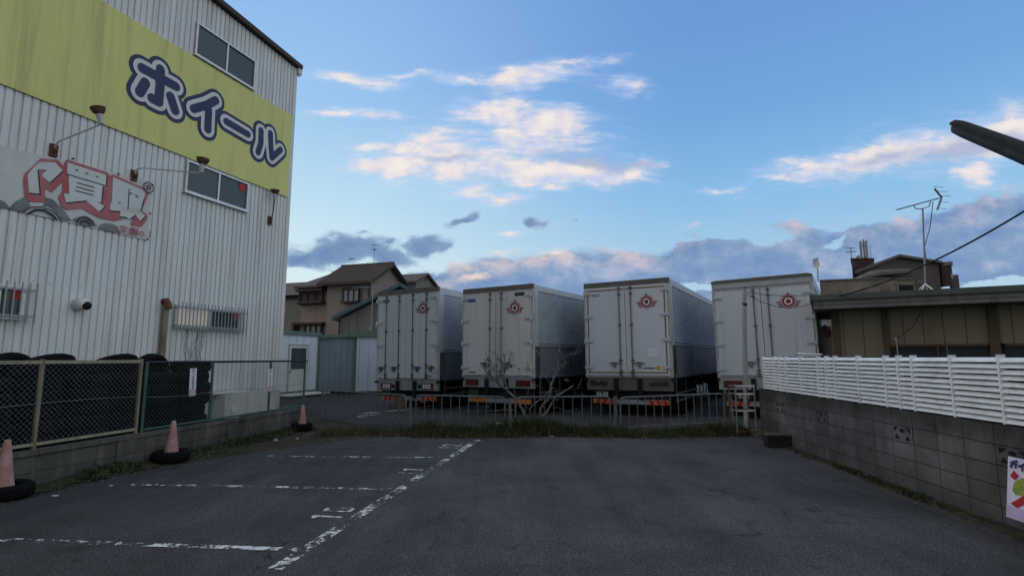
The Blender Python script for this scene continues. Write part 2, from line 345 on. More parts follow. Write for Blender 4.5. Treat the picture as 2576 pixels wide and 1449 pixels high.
# asphalt
def asphalt(name, base, spread, blue=1.12):
    m, nt, p = new_mat(name)
    co = objco(nt, (1, 1, 1), True)
    a = tuple(base * x for x in (1, 1.0, blue)); b = tuple((base + spread) * x for x in (1, 1.01, blue))
    speck = ramp(nt, noise(nt, co, 95, 3, .75), [(.36, tuple(x * .45 for x in a)), (.5, a), (.68, tuple(x * 2.5 for x in b))])
    big = ramp(nt, noise(nt, co, .55, 6, .6, .6), [(.3, .62), (.5, 1.0), (.7, 1.38)])
    col = mixc(nt, 1.0, speck, big, 'MULTIPLY')
    trk = ramp(nt, noise(nt, objco(nt, (2.6, .22, 1), True), 1, 5, .6, .4), [(.34, .78), (.52, 1.0), (.68, 1.22)])
    col = mixc(nt, .8, col, trk, 'MULTIPLY')
    stain = ramp(nt, noise(nt, co, 1.7, 5, .55, 1.2), [(.60, 1.), (.70, .55)])
    col = mixc(nt, .8, col, stain, 'MULTIPLY')
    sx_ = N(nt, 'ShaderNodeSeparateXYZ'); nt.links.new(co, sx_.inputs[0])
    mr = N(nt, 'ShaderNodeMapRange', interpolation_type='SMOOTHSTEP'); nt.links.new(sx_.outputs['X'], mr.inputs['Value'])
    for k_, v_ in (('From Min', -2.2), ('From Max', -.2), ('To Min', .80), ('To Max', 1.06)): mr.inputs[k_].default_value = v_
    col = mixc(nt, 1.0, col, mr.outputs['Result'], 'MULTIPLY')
    grit = ramp(nt, noise(nt, co, 42, 2, .6), [(.38, .62), (.5, 1.0), (.62, 1.55)])
    col = mixc(nt, .75, col, grit, 'MULTIPLY')
    mid = ramp(nt, noise(nt, co, 9, 6, .7), [(.3, .8), (.7, 1.2)])
    col = mixc(nt, .9, col, mid, 'MULTIPLY')
    vo = N(nt, 'ShaderNodeTexVoronoi', feature='DISTANCE_TO_EDGE'); vo.inputs['Scale'].default_value = .42
    wv = N(nt, 'ShaderNodeVectorMath', operation='MULTIPLY_ADD')
    nz = N(nt, 'ShaderNodeTexNoise'); nz.inputs['Scale'].default_value = 2.2; nz.inputs['Detail'].default_value = 6; nt.links.new(co, nz.inputs['Vector'])
    nt.links.new(nz.outputs['Color'], wv.inputs[0]); wv.inputs[1].default_value = (1.1, 1.1, 0); nt.links.new(co, wv.inputs[2])
    nt.links.new(wv.outputs[0], vo.inputs['Vector'])
    cr = ramp(nt, vo.outputs['Distance'], [(.0, 1.), (.007, 0.)])
    gate = ramp(nt, noise(nt, co, .8, 3), [(.52, 0.), (.6, 1.)])
    mm = N(nt, 'ShaderNodeMath', operation='MULTIPLY'); nt.links.new(cr, mm.inputs[0]); nt.links.new(gate, mm.inputs[1])
    col = mixc(nt, mm.outputs[0], col, (.012, .012, .013))
    nt.links.new(col, p.inputs['Base Color']); p.inputs['Roughness'].default_value = .88; p.inputs['Specular IOR Level'].default_value = .25
    bump(nt, p, noise(nt, co, 120, 3, .7), .55, .006)
    return m
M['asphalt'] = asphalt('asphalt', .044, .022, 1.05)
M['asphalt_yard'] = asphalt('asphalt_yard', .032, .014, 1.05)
m, nt, p = new_mat('worn_paint'); M['worn_paint'] = m
co = objco(nt, (1, 1, 1), True)
n1 = noise(nt, co, 14, 8, .75); n2 = noise(nt, co, 3.0, 3)
ad = N(nt, 'ShaderNodeMath', operation='MULTIPLY_ADD'); nt.links.new(n2, ad.inputs[0]); ad.inputs[1].default_value = .55; nt.links.new(n1, ad.inputs[2])
mask = ramp(nt, ad.outputs[0], [(.79, 0.), (.86, 1.)])
p.inputs['Base Color'].default_value = (.62, .63, .64, 1); p.inputs['Roughness'].default_value = .8
tr = N(nt, 'ShaderNodeBsdfTransparent'); mx = N(nt, 'ShaderNodeMixShader')
nt.links.new(mask, mx.inputs[0]); nt.links.new(tr.outputs[0], mx.inputs[1]); nt.links.new(p.outputs[0], mx.inputs[2])
nt.links.new(mx.outputs[0], nt.nodes['Material Output'].inputs['Surface'])
m2 = m.copy(); m2.name = 'solid_paint'; M['solid_paint'] = m2
for n in m2.node_tree.nodes:
    if n.type == 'VALTORGB': n.color_ramp.elements[0].position = .73; n.color_ramp.elements[1].position = .80
# soil
m, nt, p = new_mat('soil'); M['soil'] = m
co = objco(nt, (1, 1, 1), True)
col = ramp(nt, noise(nt, co, 7, 8, .75), [(.3, (.022, .020, .016)), (.5, (.055, .046, .034)), (.72, (.14, .115, .085))])
col = mixc(nt, ramp(nt, noise(nt, co, 1.1, 5), [(.45, 0.), (.65, .8)]), col, (.035, .042, .018))
nt.links.new(col, p.inputs['Base Color']); p.inputs['Roughness'].default_value = .95; p.inputs['Specular IOR Level'].default_value = .1
bump(nt, p, noise(nt, co, 30, 6, .7), .8, .03)

# ------------------------------------------------------------------ world: sky and clouds
SUN_EL, SUN_AZ = R(6), R(-62)          # azimuth measured from straight ahead, negative to the left
w = bpy.data.worlds.new("World"); sc.world = w; w.use_nodes = True
nt = w.node_tree; L = nt.links.new
bg = nt.nodes['Background']; bg.inputs['Strength'].default_value = .1
def math_(op, a, b=None, c=None, clamp=False):
    n = N(nt, 'ShaderNodeMath', operation=op, use_clamp=clamp)
    for i, v in enumerate((a, b, c)):
        if v is None: continue
        if hasattr(v, 'is_output'): L(v, n.inputs[i])
        else: n.inputs[i].default_value = v
    return n.outputs[0]
def sstep(x, lo, hi):
    n = N(nt, 'ShaderNodeMapRange', interpolation_type='SMOOTHSTEP')
    L(x, n.inputs['Value']); n.inputs['From Min'].default_value = lo; n.inputs['From Max'].default_value = hi
    return n.outputs['Result']
dirv = N(nt, 'ShaderNodeTexCoord').outputs['Generated']
sep = N(nt, 'ShaderNodeSeparateXYZ'); L(dirv, sep.inputs[0])
X, Y, Z = sep.outputs
az = math_('ARCTAN2', X, Y); el = math_('ARCSINE', Z)
sky = N(nt, 'ShaderNodeTexSky', sky_type='NISHITA', sun_disc=False)
sky.sun_elevation = SUN_EL; sky.sun_rotation = SUN_AZ; sky.altitude = 20; sky.air_density = 1.0; sky.dust_density = .4; sky.ozone_density = 2.5
eln = math_('DIVIDE', el, R(90), clamp=True)
def K(px, py):
    r = ray(px, py).normalized(); return math.asin(max(-1, r.z)) / R(90)
def srgb(c): return lin(c)
left = ramp(nt, eln, [(0, srgb((236, 244, 238))), (K(800, 660), srgb((222, 243, 250))), (K(800, 500), srgb((198, 232, 252))), (K(800, 260), srgb((164, 208, 248))), (K(800, 20), srgb((150, 195, 246))), (.8, srgb((98, 142, 210)))])
right = ramp(nt, eln, [(0, srgb((205, 226, 236))), (K(2000, 640), srgb((172, 212, 240))), (K(2000, 480), srgb((146, 198, 240))), (K(2000, 250), srgb((122, 174, 232))), (K(2000, 20), srgb((114, 162, 226))), (.8, srgb((92, 138, 208)))])
grad = mixc(nt, sstep(az, R(-24), R(22)), left, right)
# sky out of view, shaped to light the lot: brighter sideways, overhead, greyer behind
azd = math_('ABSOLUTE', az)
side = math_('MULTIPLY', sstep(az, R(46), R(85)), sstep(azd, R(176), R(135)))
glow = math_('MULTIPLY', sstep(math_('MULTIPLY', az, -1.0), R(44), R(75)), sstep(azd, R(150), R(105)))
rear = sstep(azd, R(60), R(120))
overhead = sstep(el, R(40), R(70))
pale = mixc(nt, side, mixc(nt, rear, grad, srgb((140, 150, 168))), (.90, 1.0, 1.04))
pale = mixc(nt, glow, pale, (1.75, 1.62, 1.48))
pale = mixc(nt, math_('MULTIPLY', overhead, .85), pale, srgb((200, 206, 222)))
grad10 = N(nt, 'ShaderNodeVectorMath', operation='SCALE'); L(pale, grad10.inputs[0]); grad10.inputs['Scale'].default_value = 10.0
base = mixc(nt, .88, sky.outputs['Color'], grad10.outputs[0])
# cloud coordinates: slope of the sight direction (x/y, z/y), valid ahead of the lot
ys = math_('MAXIMUM', Y, .12)
cu, cv = math_('DIVIDE', X, ys), math_('DIVIDE', Z, ys)
cc = N(nt, 'ShaderNodeCombineXYZ'); L(cu, cc.inputs[0]); L(cv, cc.inputs[1])
def wnoise(sx, sy, scale, detail, rough=.6, dist=0., col=False, off=0, shift=(0, 0)):
    mp = N(nt, 'ShaderNodeMapping'); mp.inputs['Scale'].default_value = (sx, sy, 1); mp.inputs['Location'].default_value = (off + shift[0], off * .7 + shift[1] * sy, off); L(cc.outputs[0], mp.inputs['Vector'])
    n = N(nt, 'ShaderNodeTexNoise'); n.inputs['Scale'].default_value = scale; n.inputs['Detail'].default_value = detail
    n.inputs['Roughness'].default_value = rough; n.inputs['Distortion'].default_value = dist; L(mp.outputs[0], n.inputs['Vector'])
    return n.outputs['Color' if col else 'Fac']
wc = N(nt, 'ShaderNodeVectorMath', operation='SUBTRACT'); L(wnoise(1, 1.6, 7, 5, .6, 0, True), wc.inputs[0]); wc.inputs[1].default_value = (.5, .5, .5)
ws = N(nt, 'ShaderNodeVectorMath', operation='MULTIPLY'); L(wc.outputs[0], ws.inputs[0]); ws.inputs[1].default_value = (.16, .07, 0)
wp = N(nt, 'ShaderNodeVectorMath', operation='ADD'); L(cc.outputs[0], wp.inputs[0]); L(ws.outputs[0], wp.inputs[1])
def ab(px, py):
    r = ray(px, py); return r.x / r.y, r.z / r.y
def field(blobs):
    out = None
    for px, py, rx, ry, rot, wgt in blobs:
        a, b = ab(px, py); kx = ab(px + 1, py)[0] - a; ky = b - ab(px, py + 1)[1]
        mp = N(nt, 'ShaderNodeMapping', vector_type='TEXTURE'); L(wp.outputs[0], mp.inputs['Vector'])
        mp.inputs['Location'].default_value = (a, b, 0); mp.inputs['Rotation'].default_value = (0, 0, R(rot))
        mp.inputs['Scale'].default_value = (rx * kx, ry * ky, 1)
        ln = N(nt, 'ShaderNodeVectorMath', operation='LENGTH'); L(mp.outputs[0], ln.inputs[0])
        f = math_('MULTIPLY_ADD', ln.outputs['Value'], -wgt, wgt)
        out = f if out is None else math_('SMOOTH_MAX', out, f, .25)
    return out
front = sstep(Y, .12, .2)
wisp = math_('ADD', math_('MULTIPLY', wnoise(1, 3.0, 8, 8, .6, .7), .6), math_('MULTIPLY', wnoise(1.2, 6.5, 16, 7, .6, .4, off=5), .4))
puff = wnoise(1, 1.5, 12, 9, .6, .2, off=3)
bright = field([(900, 204, 125, 24, -3, .9), (1010, 192, 75, 9, 0, .55), (1330, 196, 165, 38, 4, .9), (1180, 200, 95, 14, 0, .6), (1460, 160, 100, 15, 10, .45), (1570, 218, 80, 32, 0, .6),
    (900, 290, 160, 15, 0, .6), (1240, 285, 130, 50, 0, 1.0), (1370, 312, 150, 55, -4, .95), (1300, 355, 120, 42, -12, .9), (1010, 368, 165, 27, 3, .9), (1080, 340, 95, 25, 0, .8), (985, 412, 140, 34, 2, 1.15),
    (1140, 422, 150, 40, -4, 1.15), (1320, 438, 190, 42, -2, 1.2), (1470, 430, 190, 48, -4, 1.2), (1330, 462, 40, 20, 0, .8), (1608, 428, 66, 26, 22, .95), (1190, 478, 90, 32, 0, .75), (1280, 502, 66, 15, 0, .8), (1380, 480, 56, 13, 5, .75), (1280, 592, 50, 18, 8, .9),
    (2180, 398, 330, 52, 12, 1.0), (2520, 340, 230, 80, 12, 1.1), (1975, 452, 100, 16, 5, .7), (2445, 442, 80, 42, 0, 1.1), (1800, 471, 80, 9, 0, .4), (1150, 390, 260, 90, 0, .55), (1380, 360, 200, 90, -10, .5), (2350, 370, 300, 70, 12, .6)])
fb = math_('ADD', bright, math_('MULTIPLY_ADD', wisp, 1.95, -.70))
a_b = math_('MULTIPLY', sstep(fb, -.05, .95), front)
# shade of bright clouds: warm rim and body, grey-blue where thick
puff2 = wnoise(1, 1.5, 12, 9, .6, .2, off=3, shift=(.016, -.018))          # the same puffs seen a little to the lower right: gives them a lit upper left flank
relief = math_('SUBTRACT', puff, puff2)
lit = ramp(nt, math_('ADD', math_('ADD', math_('MULTIPLY', sstep(fb, .0, 1.3), .42), math_('MULTIPLY', puff, .45)), math_('MULTIPLY', relief, 1.5)), [(.22, srgb((194, 208, 236))), (.42, srgb((216, 217, 232))), (.60, srgb((238, 227, 227))), (.80, srgb((249, 237, 228)))])
sh = field([(1480, 398, 190, 34, -6, 1.1), (1610, 412, 90, 16, -6, .8), (1120, 396, 130, 16, 0, .6), (2450, 372, 280, 40, 12, .9), (2230, 402, 190, 24, 12, .6)])
lit = mixc(nt, math_('MULTIPLY', sstep(math_('ADD', sh, math_('MULTIPLY_ADD', puff, .5, -.25)), .0, .7), .8), lit, srgb((160, 174, 208)))
# dark low clouds on the left and small grey scraps
dark = field([(850, 628, 175, 58, 4, 1.15), (950, 645, 150, 40, -8, 1.0), (755, 645, 90, 34, 0, 1.0), (1080, 617, 85, 36, 10, 1.0), (1170, 540, 55, 22, 32, .75), (1355, 556, 52, 22, 0, .75), (1430, 545, 28, 10, 0, .45), (1100, 702, 120, 34, 0, .95), (900, 578, 30, 10, 0, .45), (985, 608, 44, 14, 10, .6)])
fd = math_('ADD', dark, math_('MULTIPLY_ADD', puff, 1.8, -.84))
a_d = math_('MULTIPLY', sstep(fd, .0, .6), front)
dk = ramp(nt, math_('SUBTRACT', math_('ADD', math_('MULTIPLY', sstep(fd, .1, 1.0), .6), math_('MULTIPLY', wisp, .4)), math_('MULTIPLY', relief, .6)), [(.2, srgb((178, 202, 224))), (.55, srgb((132, 160, 194))), (.85, srgb((112, 142, 182)))])
# the long bank: a top edge rising to the right
fc = N(nt, 'ShaderNodeFloatCurve')
edge = [(700, 820), (1040, 735), (1110, 668), (1180, 632), (1300, 622), (1400, 606), (1500, 598), (1600, 606), (1675, 596), (1705, 566), (1790, 548), (1900, 541), (2100, 541), (2250, 540), (2320, 508), (2400, 488), (2576, 462)]
U0, U1, V0, V1 = -.6, 1.2, 0., .5
cm = fc.mapping; cvx = cm.curves[0]
pts = [((ab(px, py)[0] - U0) / (U1 - U0), (ab(px, py)[1] - V0) / (V1 - V0)) for px, py in edge]
pts = [(0, 0)] + pts + [(1, pts[-1][1] + .05)]
while len(cvx.points) < len(pts): cvx.points.new(.5, .5)
for pt, (a, b) in zip(cvx.points, pts): pt.location = (min(1, max(0, a)), min(1, max(0, b))); pt.handle_type = 'AUTO_CLAMPED'
cm.update()
wsp = N(nt, 'ShaderNodeSeparateXYZ'); L(wp.outputs[0], wsp.inputs[0])
L(math_('DIVIDE', math_('SUBTRACT', wsp.outputs[0], U0), U1 - U0, clamp=True), fc.inputs['Value'])
top = math_('MULTIPLY_ADD', fc.outputs[0], V1 - V0, V0)
dep = math_('MULTIPLY', math_('SUBTRACT', top, wsp.outputs[1]), 22.0)         # >0 below the edge
holes = field([(1850, 592, 150, 30, 0, 1.0), (1930, 605, 70, 34, 0, .9), (2120, 565, 120, 12, 0, .7), (2080, 605, 60, 12, 20, .6), (1700, 605, 110, 10, 0, .7), (2550, 716, 260, 30, 4, 1.4), (2200, 760, 200, 20, 0, .6), (1780, 725, 50, 16, 0, .8), (1100, 745, 80, 30, 0, .4)])
fk = math_('ADD', math_('MINIMUM', dep, 1.0), math_('MULTIPLY_ADD', puff, 1.9, -1.0))
fk = math_('SUBTRACT', fk, math_('MAXIMUM', math_('MULTIPLY', holes, 1.75), 0.0))
a_k = math_('MULTIPLY', sstep(fk, -.06, .62), front)
body = ramp(nt, math_('ADD', math_('ADD', math_('MULTIPLY', wnoise(1, 2.2, 4.5, 6, .55, .4, off=9), .6), math_('ADD', math_('MULTIPLY', wisp, .15), math_('MULTIPLY', puff, .25))), math_('MULTIPLY', relief, .4)), [(.36, srgb((112, 144, 188))), (.52, srgb((134, 160, 198))), (.72, srgb((184, 192, 212)))])
rim = sstep(dep, 1.5, .0)
rimn = math_('MULTIPLY', math_('MULTIPLY', rim, .85), sstep(math_('ADD', puff, math_('MULTIPLY', wisp, .5)), .64, .95))
rimn = math_('MAXIMUM', rimn, sstep(math_('ADD', field([(1230, 642, 100, 30, 6, 1.3), (1390, 622, 110, 24, 4, 1.25), (1545, 604, 70, 16, 0, 1.1), (1745, 568, 76, 24, 6, 1.4), (1185, 695, 100, 30, 10, 1.0), (2300, 540, 160, 26, 8, .7), (2500, 505, 150, 26, 8, .7), (1960, 556, 120, 12, 0, .5)]), math_('MULTIPLY_ADD', puff, 1.5, -.85)), .2, 1.0))
bank = mixc(nt, rimn, body, mixc(nt, sstep(az, R(2), R(26)), srgb((250, 222, 204)), srgb((220, 202, 208))))
c1 = mixc(nt, a_d, grad, dk)
c2 = mixc(nt, a_k, c1, bank)
c3 = mixc(nt, math_('MULTIPLY', a_b, .93), c2, lit)
any_c = math_('SUBTRACT', 1.0, math_('MULTIPLY', math_('MULTIPLY', math_('SUBTRACT', 1.0, a_d), math_('SUBTRACT', 1.0, a_k)), math_('SUBTRACT', 1.0, a_b)))
s10 = N(nt, 'ShaderNodeVectorMath', operation='SCALE'); L(c3, s10.inputs[0]); s10.inputs['Scale'].default_value = 10.0
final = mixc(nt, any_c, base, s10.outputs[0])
below = sstep(Z, -.02, -.12)
final = mixc(nt, below, final, (.5, .5, .52))
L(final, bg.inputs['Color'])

sun_d = bpy.data.lights.new("sun", 'SUN'); sun_d.energy = .35; sun_d.angle = R(12); sun_d.color = (1, .84, .68)
sun = bpy.data.objects.new("sun", sun_d); COL.objects.link(sun)
sd = Vector((math.sin(SUN_AZ) * math.cos(SUN_EL), math.cos(SUN_AZ) * math.cos(SUN_EL), math.sin(SUN_EL)))
sun.rotation_euler = sd.to_track_quat('Z', 'Y').to_euler(); sun.location = (-30, 20, 30)

# ================================================================== SETTING
def sheet(name, pts, z, mat, res=0):
    mb = MB(); mb.poly([(x, y, z) for x, y in pts]); o = mb.build(name, mat); tag(o, kind='structure'); return o
sheet('ground', [(-700, -60), (700, -60), (700, 1500), (-700, 1500)], -.012, M['soil'])
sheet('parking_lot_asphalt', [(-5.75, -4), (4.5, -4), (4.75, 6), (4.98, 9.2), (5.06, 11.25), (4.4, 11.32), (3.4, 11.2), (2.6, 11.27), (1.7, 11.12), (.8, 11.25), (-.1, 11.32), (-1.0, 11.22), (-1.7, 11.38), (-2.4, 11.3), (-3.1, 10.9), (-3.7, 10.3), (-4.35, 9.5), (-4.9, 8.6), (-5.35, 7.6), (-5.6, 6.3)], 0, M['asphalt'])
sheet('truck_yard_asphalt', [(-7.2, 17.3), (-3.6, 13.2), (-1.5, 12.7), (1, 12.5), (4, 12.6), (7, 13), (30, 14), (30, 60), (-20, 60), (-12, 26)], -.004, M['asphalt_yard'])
def line(name, a, b, wd, mat, z=.004):
    a, b = Vector(a), Vector(b); d = (b - a).normalized(); n = Vector((-d.y, d.x, 0)) * wd / 2
    mb = MB(); mb.poly([(*(a - n).xy, z), (*(b - n).xy, z), (*(b + n).xy, z), (*(a + n).xy, z)])
    return tag(mb.build(name, mat), kind='structure')
L0, L3 = on_ground(690, 1432), on_ground(1202, 1106)
line('parking_line', L0, L3, .122, M['worn_paint'], .004)
for a, b in (((-560, 1340), (752, 1384)), ((318, 1219), (985, 1231)), ((672, 1148), (1122, 1152))):
    line('parking_line', on_ground(*a), on_ground(*b), .085, M['worn_paint'], .008)
dl = (L3 - L0).normalized(); dt = Vector((-dl.y, dl.x, 0))
def road_number(body, px, py, size):
    c = on_ground(px, py); mb = MB()
    P = lambda u, v, y: tuple(c + dl * u + dt * v + Vector((0, 0, .005)))
    def st(pts, ox):
        ww = .021
        for i in range(len(pts) - 1):
            a, b = Vector((pts[i][0] * size + ox, pts[i][1] * size)), Vector((pts[i + 1][0] * size + ox, pts[i + 1][1] * size))
            d = (b - a).normalized(); n = Vector((-d.y, d.x)) * ww; e = d * ww * .6
            mb.poly([P(*(a - n - e), 0), P(*(b - n + e), 0), P(*(b + n + e), 0), P(*(a + n - e), 0)])
            for k, q in enumerate(mb.v[-4:]): mb.v[len(mb.v) - 4 + k] = (q[0], q[1], q[2] + .0006 * i)
    G = {'1': [(-.16, .38), (0, .5), (0, -.5)], '0': [(-.17, .36), (-.1, .48), (.1, .48), (.17, .36), (.17, -.36), (.1, -.48), (-.1, -.48), (-.17, -.36), (-.17, .36)],
         '2': [(-.17, .3), (-.1, .48), (.1, .48), (.17, .3), (.15, .1), (-.17, -.5), (.19, -.5)]}
    for i, ch in enumerate(body): st([(q_[0] * 1.25, q_[1]) for q_ in G[ch]], (i - .5) * .25)
    tag(mb.build('parking_number', M['solid_paint']), kind='structure')
road_number('10', 838, 1291, .29); road_number('11', 1035, 1186, .30); road_number('12', 1132, 1123.5, .32)
for a, b in (((1005, 1032), (1110, 1017)), ((905, 1040), (1000, 1032)), ((1240, 1066), (1360, 1052)), ((1905 - 60, 1050), (1905, 1042)), ((900, 1047), (960, 1041))):
    line('yard_line', on_ground(*a), on_ground(*b), .12, M['solid_paint'], .002)

# ================================================================== LEFT BUILDING
BF = Frame(-7.314, 17.114, -.317, -.948)         # origin at the far corner of the wall, x towards the viewer, y out of the wall
b = Thing('shop_building', 'tall pale corrugated metal building with sloping brown roof edge on the left', 'building', BF)
XL = 11.0
roofz = lambda x: 11.34 + .049 * x
mb = MB(); x = 0.12; prof = []
while x < XL:
    prof += [(x, 0), (x + .108, 0), (x + .114, -.035), (x + .144, -.035)]; x += .15
n = len(prof); vs = []
for (px_, py_) in prof: vs += [(px_, py_, .62), (px_, py_, roofz(px_) - .02)]
mb.add(vs, [(2 * i, 2 * i + 1, 2 * i + 3, 2 * i + 2) for i in range(n - 1)])
b.part('cladding', mb, M['wall_metal'])
mb = MB()
for zz_ in (1.75, 3.1, 4.45, 5.6, 7.0, 8.6, 10.2):
    for i in range(36): xx_ = .12 + .054 + .15 * (2 * i + (int(zz_ * 3) % 2)); mb.lathe([(0, .008), (.007, .006), (.010, 0)], (xx_, 0, zz_ + .02 * math.sin(i * 2.3)), 'y', 6)
b.part('cladding_screw', mb, M['rod_dark'], kind='stuff')
mb = MB(); mb.prism([(0.13, .55), (XL, .55), (XL, roofz(XL) - .03), (.13, roofz(0) - .03)], -8, -.03)
b.part('wall', mb, M['wall_metal'])
mb = MB(); mb.box(-.02, .125, -.12, .03, .6, roofz(0) - .03); mb.box(-.02, .1, -8.0, -.12, .6, roofz(0) - .05); b.part('corner_trim', mb, M['white_trim'])
mb = MB(); mb.prism([(-.12, roofz(-.12)), (XL, roofz(XL)), (XL, roofz(XL) + .14), (-.12, roofz(-.12) + .14)], -8.2, .16); b.part('roof', mb, M['roof_brown'])
mb = MB(); mb.box(-.14, .02, .0, .12, roofz(0) - .20, roofz(0) - .01); mb.box(-.10, -.02, .02, .1, roofz(0) - .26, roofz(0) - .20); b.part('gutter_end', mb, M['white_trim'])
mb = MB(); mb.box(-.03, XL, -8, .02, 0, .615); b.part('plinth', mb, M['plinth'])
def sliding_window(x0, x1, z0, z1, sticker=False):
    mb = MB(); f = .045; d0, d1 = -.03, .07
    mb.box(x0, x1, d0, d1, z0, z0 + f); mb.box(x0, x1, d0, d1, z1 - f, z1); mb.box(x0, x0 + f, d0, d1, z0 + f, z1 - f); mb.box(x1 - f, x1, d0, d1, z0 + f, z1 - f)
    xm = (x0 + x1) / 2; mb.box(xm - .025, xm + .025, d0, .06, z0 + f, z1 - f); mb.box(x0 - .03, x1 + .03, d0, .10, z0 - .035, z0 - .002)
    o = b.part('window', mb, M['alu'])
    g = MB(); g.box(x0 + f, xm - .025, d0 + .005, .02, z0 + f, z1 - f); b.part('pane', g, M['glass_dark'], o)
    g = MB(); g.box(xm + .025, x1 - f, d0 + .005, .032, z0 + f, z1 - f); b.part('pane', g, M['glass_dark'], o)
    if sticker:
        g = MB(); g.box(x0 + .10, x0 + .32, .032, .036, z1 - .28, z1 - .07); b.part('sticker', g, M['red'], o)
sliding_window(1.80, 3.86, 9.66, 10.58); sliding_window(1.77, 3.83, 5.88, 6.73, True)
def barred_window(x0, x1, z0, z1, nbar, xm):
    mb = MB(); f = .05; d0, d1 = -.03, .06
    mb.box(x0, x1, d0, d1, z0, z0 + f); mb.box(x0, x1, d0, d1, z1 - f, z1); mb.box(x0, x0 + f, d0, d1, z0 + f, z1 - f); mb.box(x1 - f, x1, d0, d1, z0 + f, z1 - f)
    mb.box(xm - .03, xm + .03, d0, .055, z0 + f, z1 - f)
    o = b.part('window', mb, M['alu'])
    g = MB(); g.box(x0 + f, xm - .03, d0 + .005, .03, z0 + f, z1 - f); b.part('pane', g, M['glass_dark'], o, label='dark half of the barred window')
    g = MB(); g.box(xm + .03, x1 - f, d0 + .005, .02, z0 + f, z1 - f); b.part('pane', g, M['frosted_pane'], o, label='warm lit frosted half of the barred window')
    g = MB(); g.box(x0 + .08, x0 + .22, .030, .034, z1 - .26, z1 - .08); b.part('sticker', g, M['red'], o)
    g = MB(); zz = (z1 - z0)
    for z in (z0 + .07, z1 - .07): g.box(x0 - .14, x1 + .04, .155, .175, z - .02, z + .02)
    for xx in (x0 - .1, x1): 
        for z in (z0 + .07, z1 - .07): g.box(xx - .012, xx + .012, .0, .155, z - .012, z + .012)
    for i in range(nbar + 1):
        xx = x0 - .12 + (x1 - x0 + .14) * i / nbar; g.box(xx - .011, xx + .011, .175, .195, z0 - .07, z1 + .07)
    b.part('window_grille', g, M['grille'], o)
a0, a1 = BF.hit(602, 783), BF.hit(438, 765); c0, c1 = BF.hit(600, 838), BF.hit(438, 822)
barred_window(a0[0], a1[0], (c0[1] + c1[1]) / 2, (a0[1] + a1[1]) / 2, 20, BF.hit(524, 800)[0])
a0, c0 = BF.hit(62, 722), BF.hit(64, 806)
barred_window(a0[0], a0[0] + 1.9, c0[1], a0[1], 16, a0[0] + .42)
# down pipe with a hood, brown stain
px_, pz_ = BF.hit(411, 765)
mb = MB(); mb.tube([(px_, .09, .6), (px_, .09, pz_ - .08)], .075, 12); b.part('downpipe', mb, M['cream_rust'], smooth=True)
mb = MB(); mb.tube([(px_, .0, pz_ + .06), (px_, .10, pz_ + .07), (px_, .16, pz_ - .02), (px_, .17, pz_ - .12)], .085, 12); b.part('vent_hood', mb, M['rust'], smooth=True)
random.seed(3)
g = MB()
for i in range(9):
    xx, zz = BF.hit(468 + i * 4 + random.uniform(-3, 3), 905); p = [(xx, .03, 1.4)]
    for k in range(8): p.append((p[-1][0] + random.uniform(-.07, .06), .03 + random.uniform(0, .03), p[-1][2] + random.uniform(.06, .16)))
    g.tube(p, .006, 4)
vine = Thing('dry_vine', 'thin dry vine stems climbing the corrugated wall under the barred window', 'vine', BF, (px_ - .6, .03, 1.4)); vine.part('stem', g, M['bark'])

# dome camera
cx, cz = BF.hit(194, 766)
cam_t = Thing('security_camera', 'white dome security camera with black eye on the corrugated wall', 'camera', BF, (cx, .02, cz))
mb = MB(); mb.lathe([(0.0, 0), (.13, .0), (.135, .05), (.12, .1), (0, .1)], (cx, .02, cz), 'y', 24); cam_t.part('mount', mb, M['alu'], smooth=True)
mb = MB(); mb.lathe([(.115, .1), (.125, .14), (.12, .2), (.09, .25), (.05, .275)], (cx, .02, cz), 'y', 24); cam_t.part('housing', mb, M['white_trim'], smooth=True)
mb = MB(); mb.lathe([(.095, .25), (.08, .285), (.05, .31), (0, .32)], (cx - .02, .02, cz - .03), 'y', 20); cam_t.part('lens_dome', mb, M['black'], smooth=True)

# yellow wall sign with bubble lettering
s = Thing('wall_sign', 'large yellow wall sign with navy bubble katakana high on the metal building', 'sign', BF, (3, .02, 6.8))
mb = MB(); mb.box(.14, XL - .02, -.005, .045, 6.79, 9.58); s.part('sign_panel', mb, M['sign_yellow'])
g = MB()
for k in range(9): g.box(.14 + k * 1.25 + .6, .148 + k * 1.25 + .6, .0455, .047, 6.79, 9.58)
for k in range(40): g.box(.2 + k * .27, .26 + k * .27, .0, .04, 9.58, 9.6)
s.part('panel_joint', g, M['sign_yellow'])
Zc = lambda zx, zy: BF.hit(zx * .3164, zy * .3164, .05)
G = [[[(1128, 545), (1395, 690)], [(1272, 555), (1268, 690), (1258, 812), (1205, 785)], [(1152, 660), (1108, 735)], [(1352, 770), (1388, 880)]],
     [[(1712, 800), (1640, 838), (1535, 868)], [(1655, 872), (1648, 1030)]],
     [[(1795, 968), (1968, 1070)]],
     [[(2072, 1040), (2070, 1140), (2048, 1212)], [(2146, 1062), (2150, 1170), (2157, 1255), (2226, 1192)]]]
PB = lambda u, v, y: (u, y, v)
la, lb, lc = MB(), MB(), MB(); kk = 0
for gi, gl in enumerate(G):
    r1 = (.118, .112, .10, .10)[gi]
    for st_ in gl:
        q = [Zc(*p_) for p_ in st_]; kk += 1
        stroke(la, q, r1 + .20, PB, .0480 + kk * .0006, .0002); stroke(lb, q, r1 + .105, PB, .0600 + kk * .0006, .0002); stroke(lc, q, r1, PB, .0720 + kk * .0006, .0002)
s.part('letter_outline', la, M['navy']); s.part('letter_border', lb, M['letter_white']); s.part('lettering', lc, M['navy'])

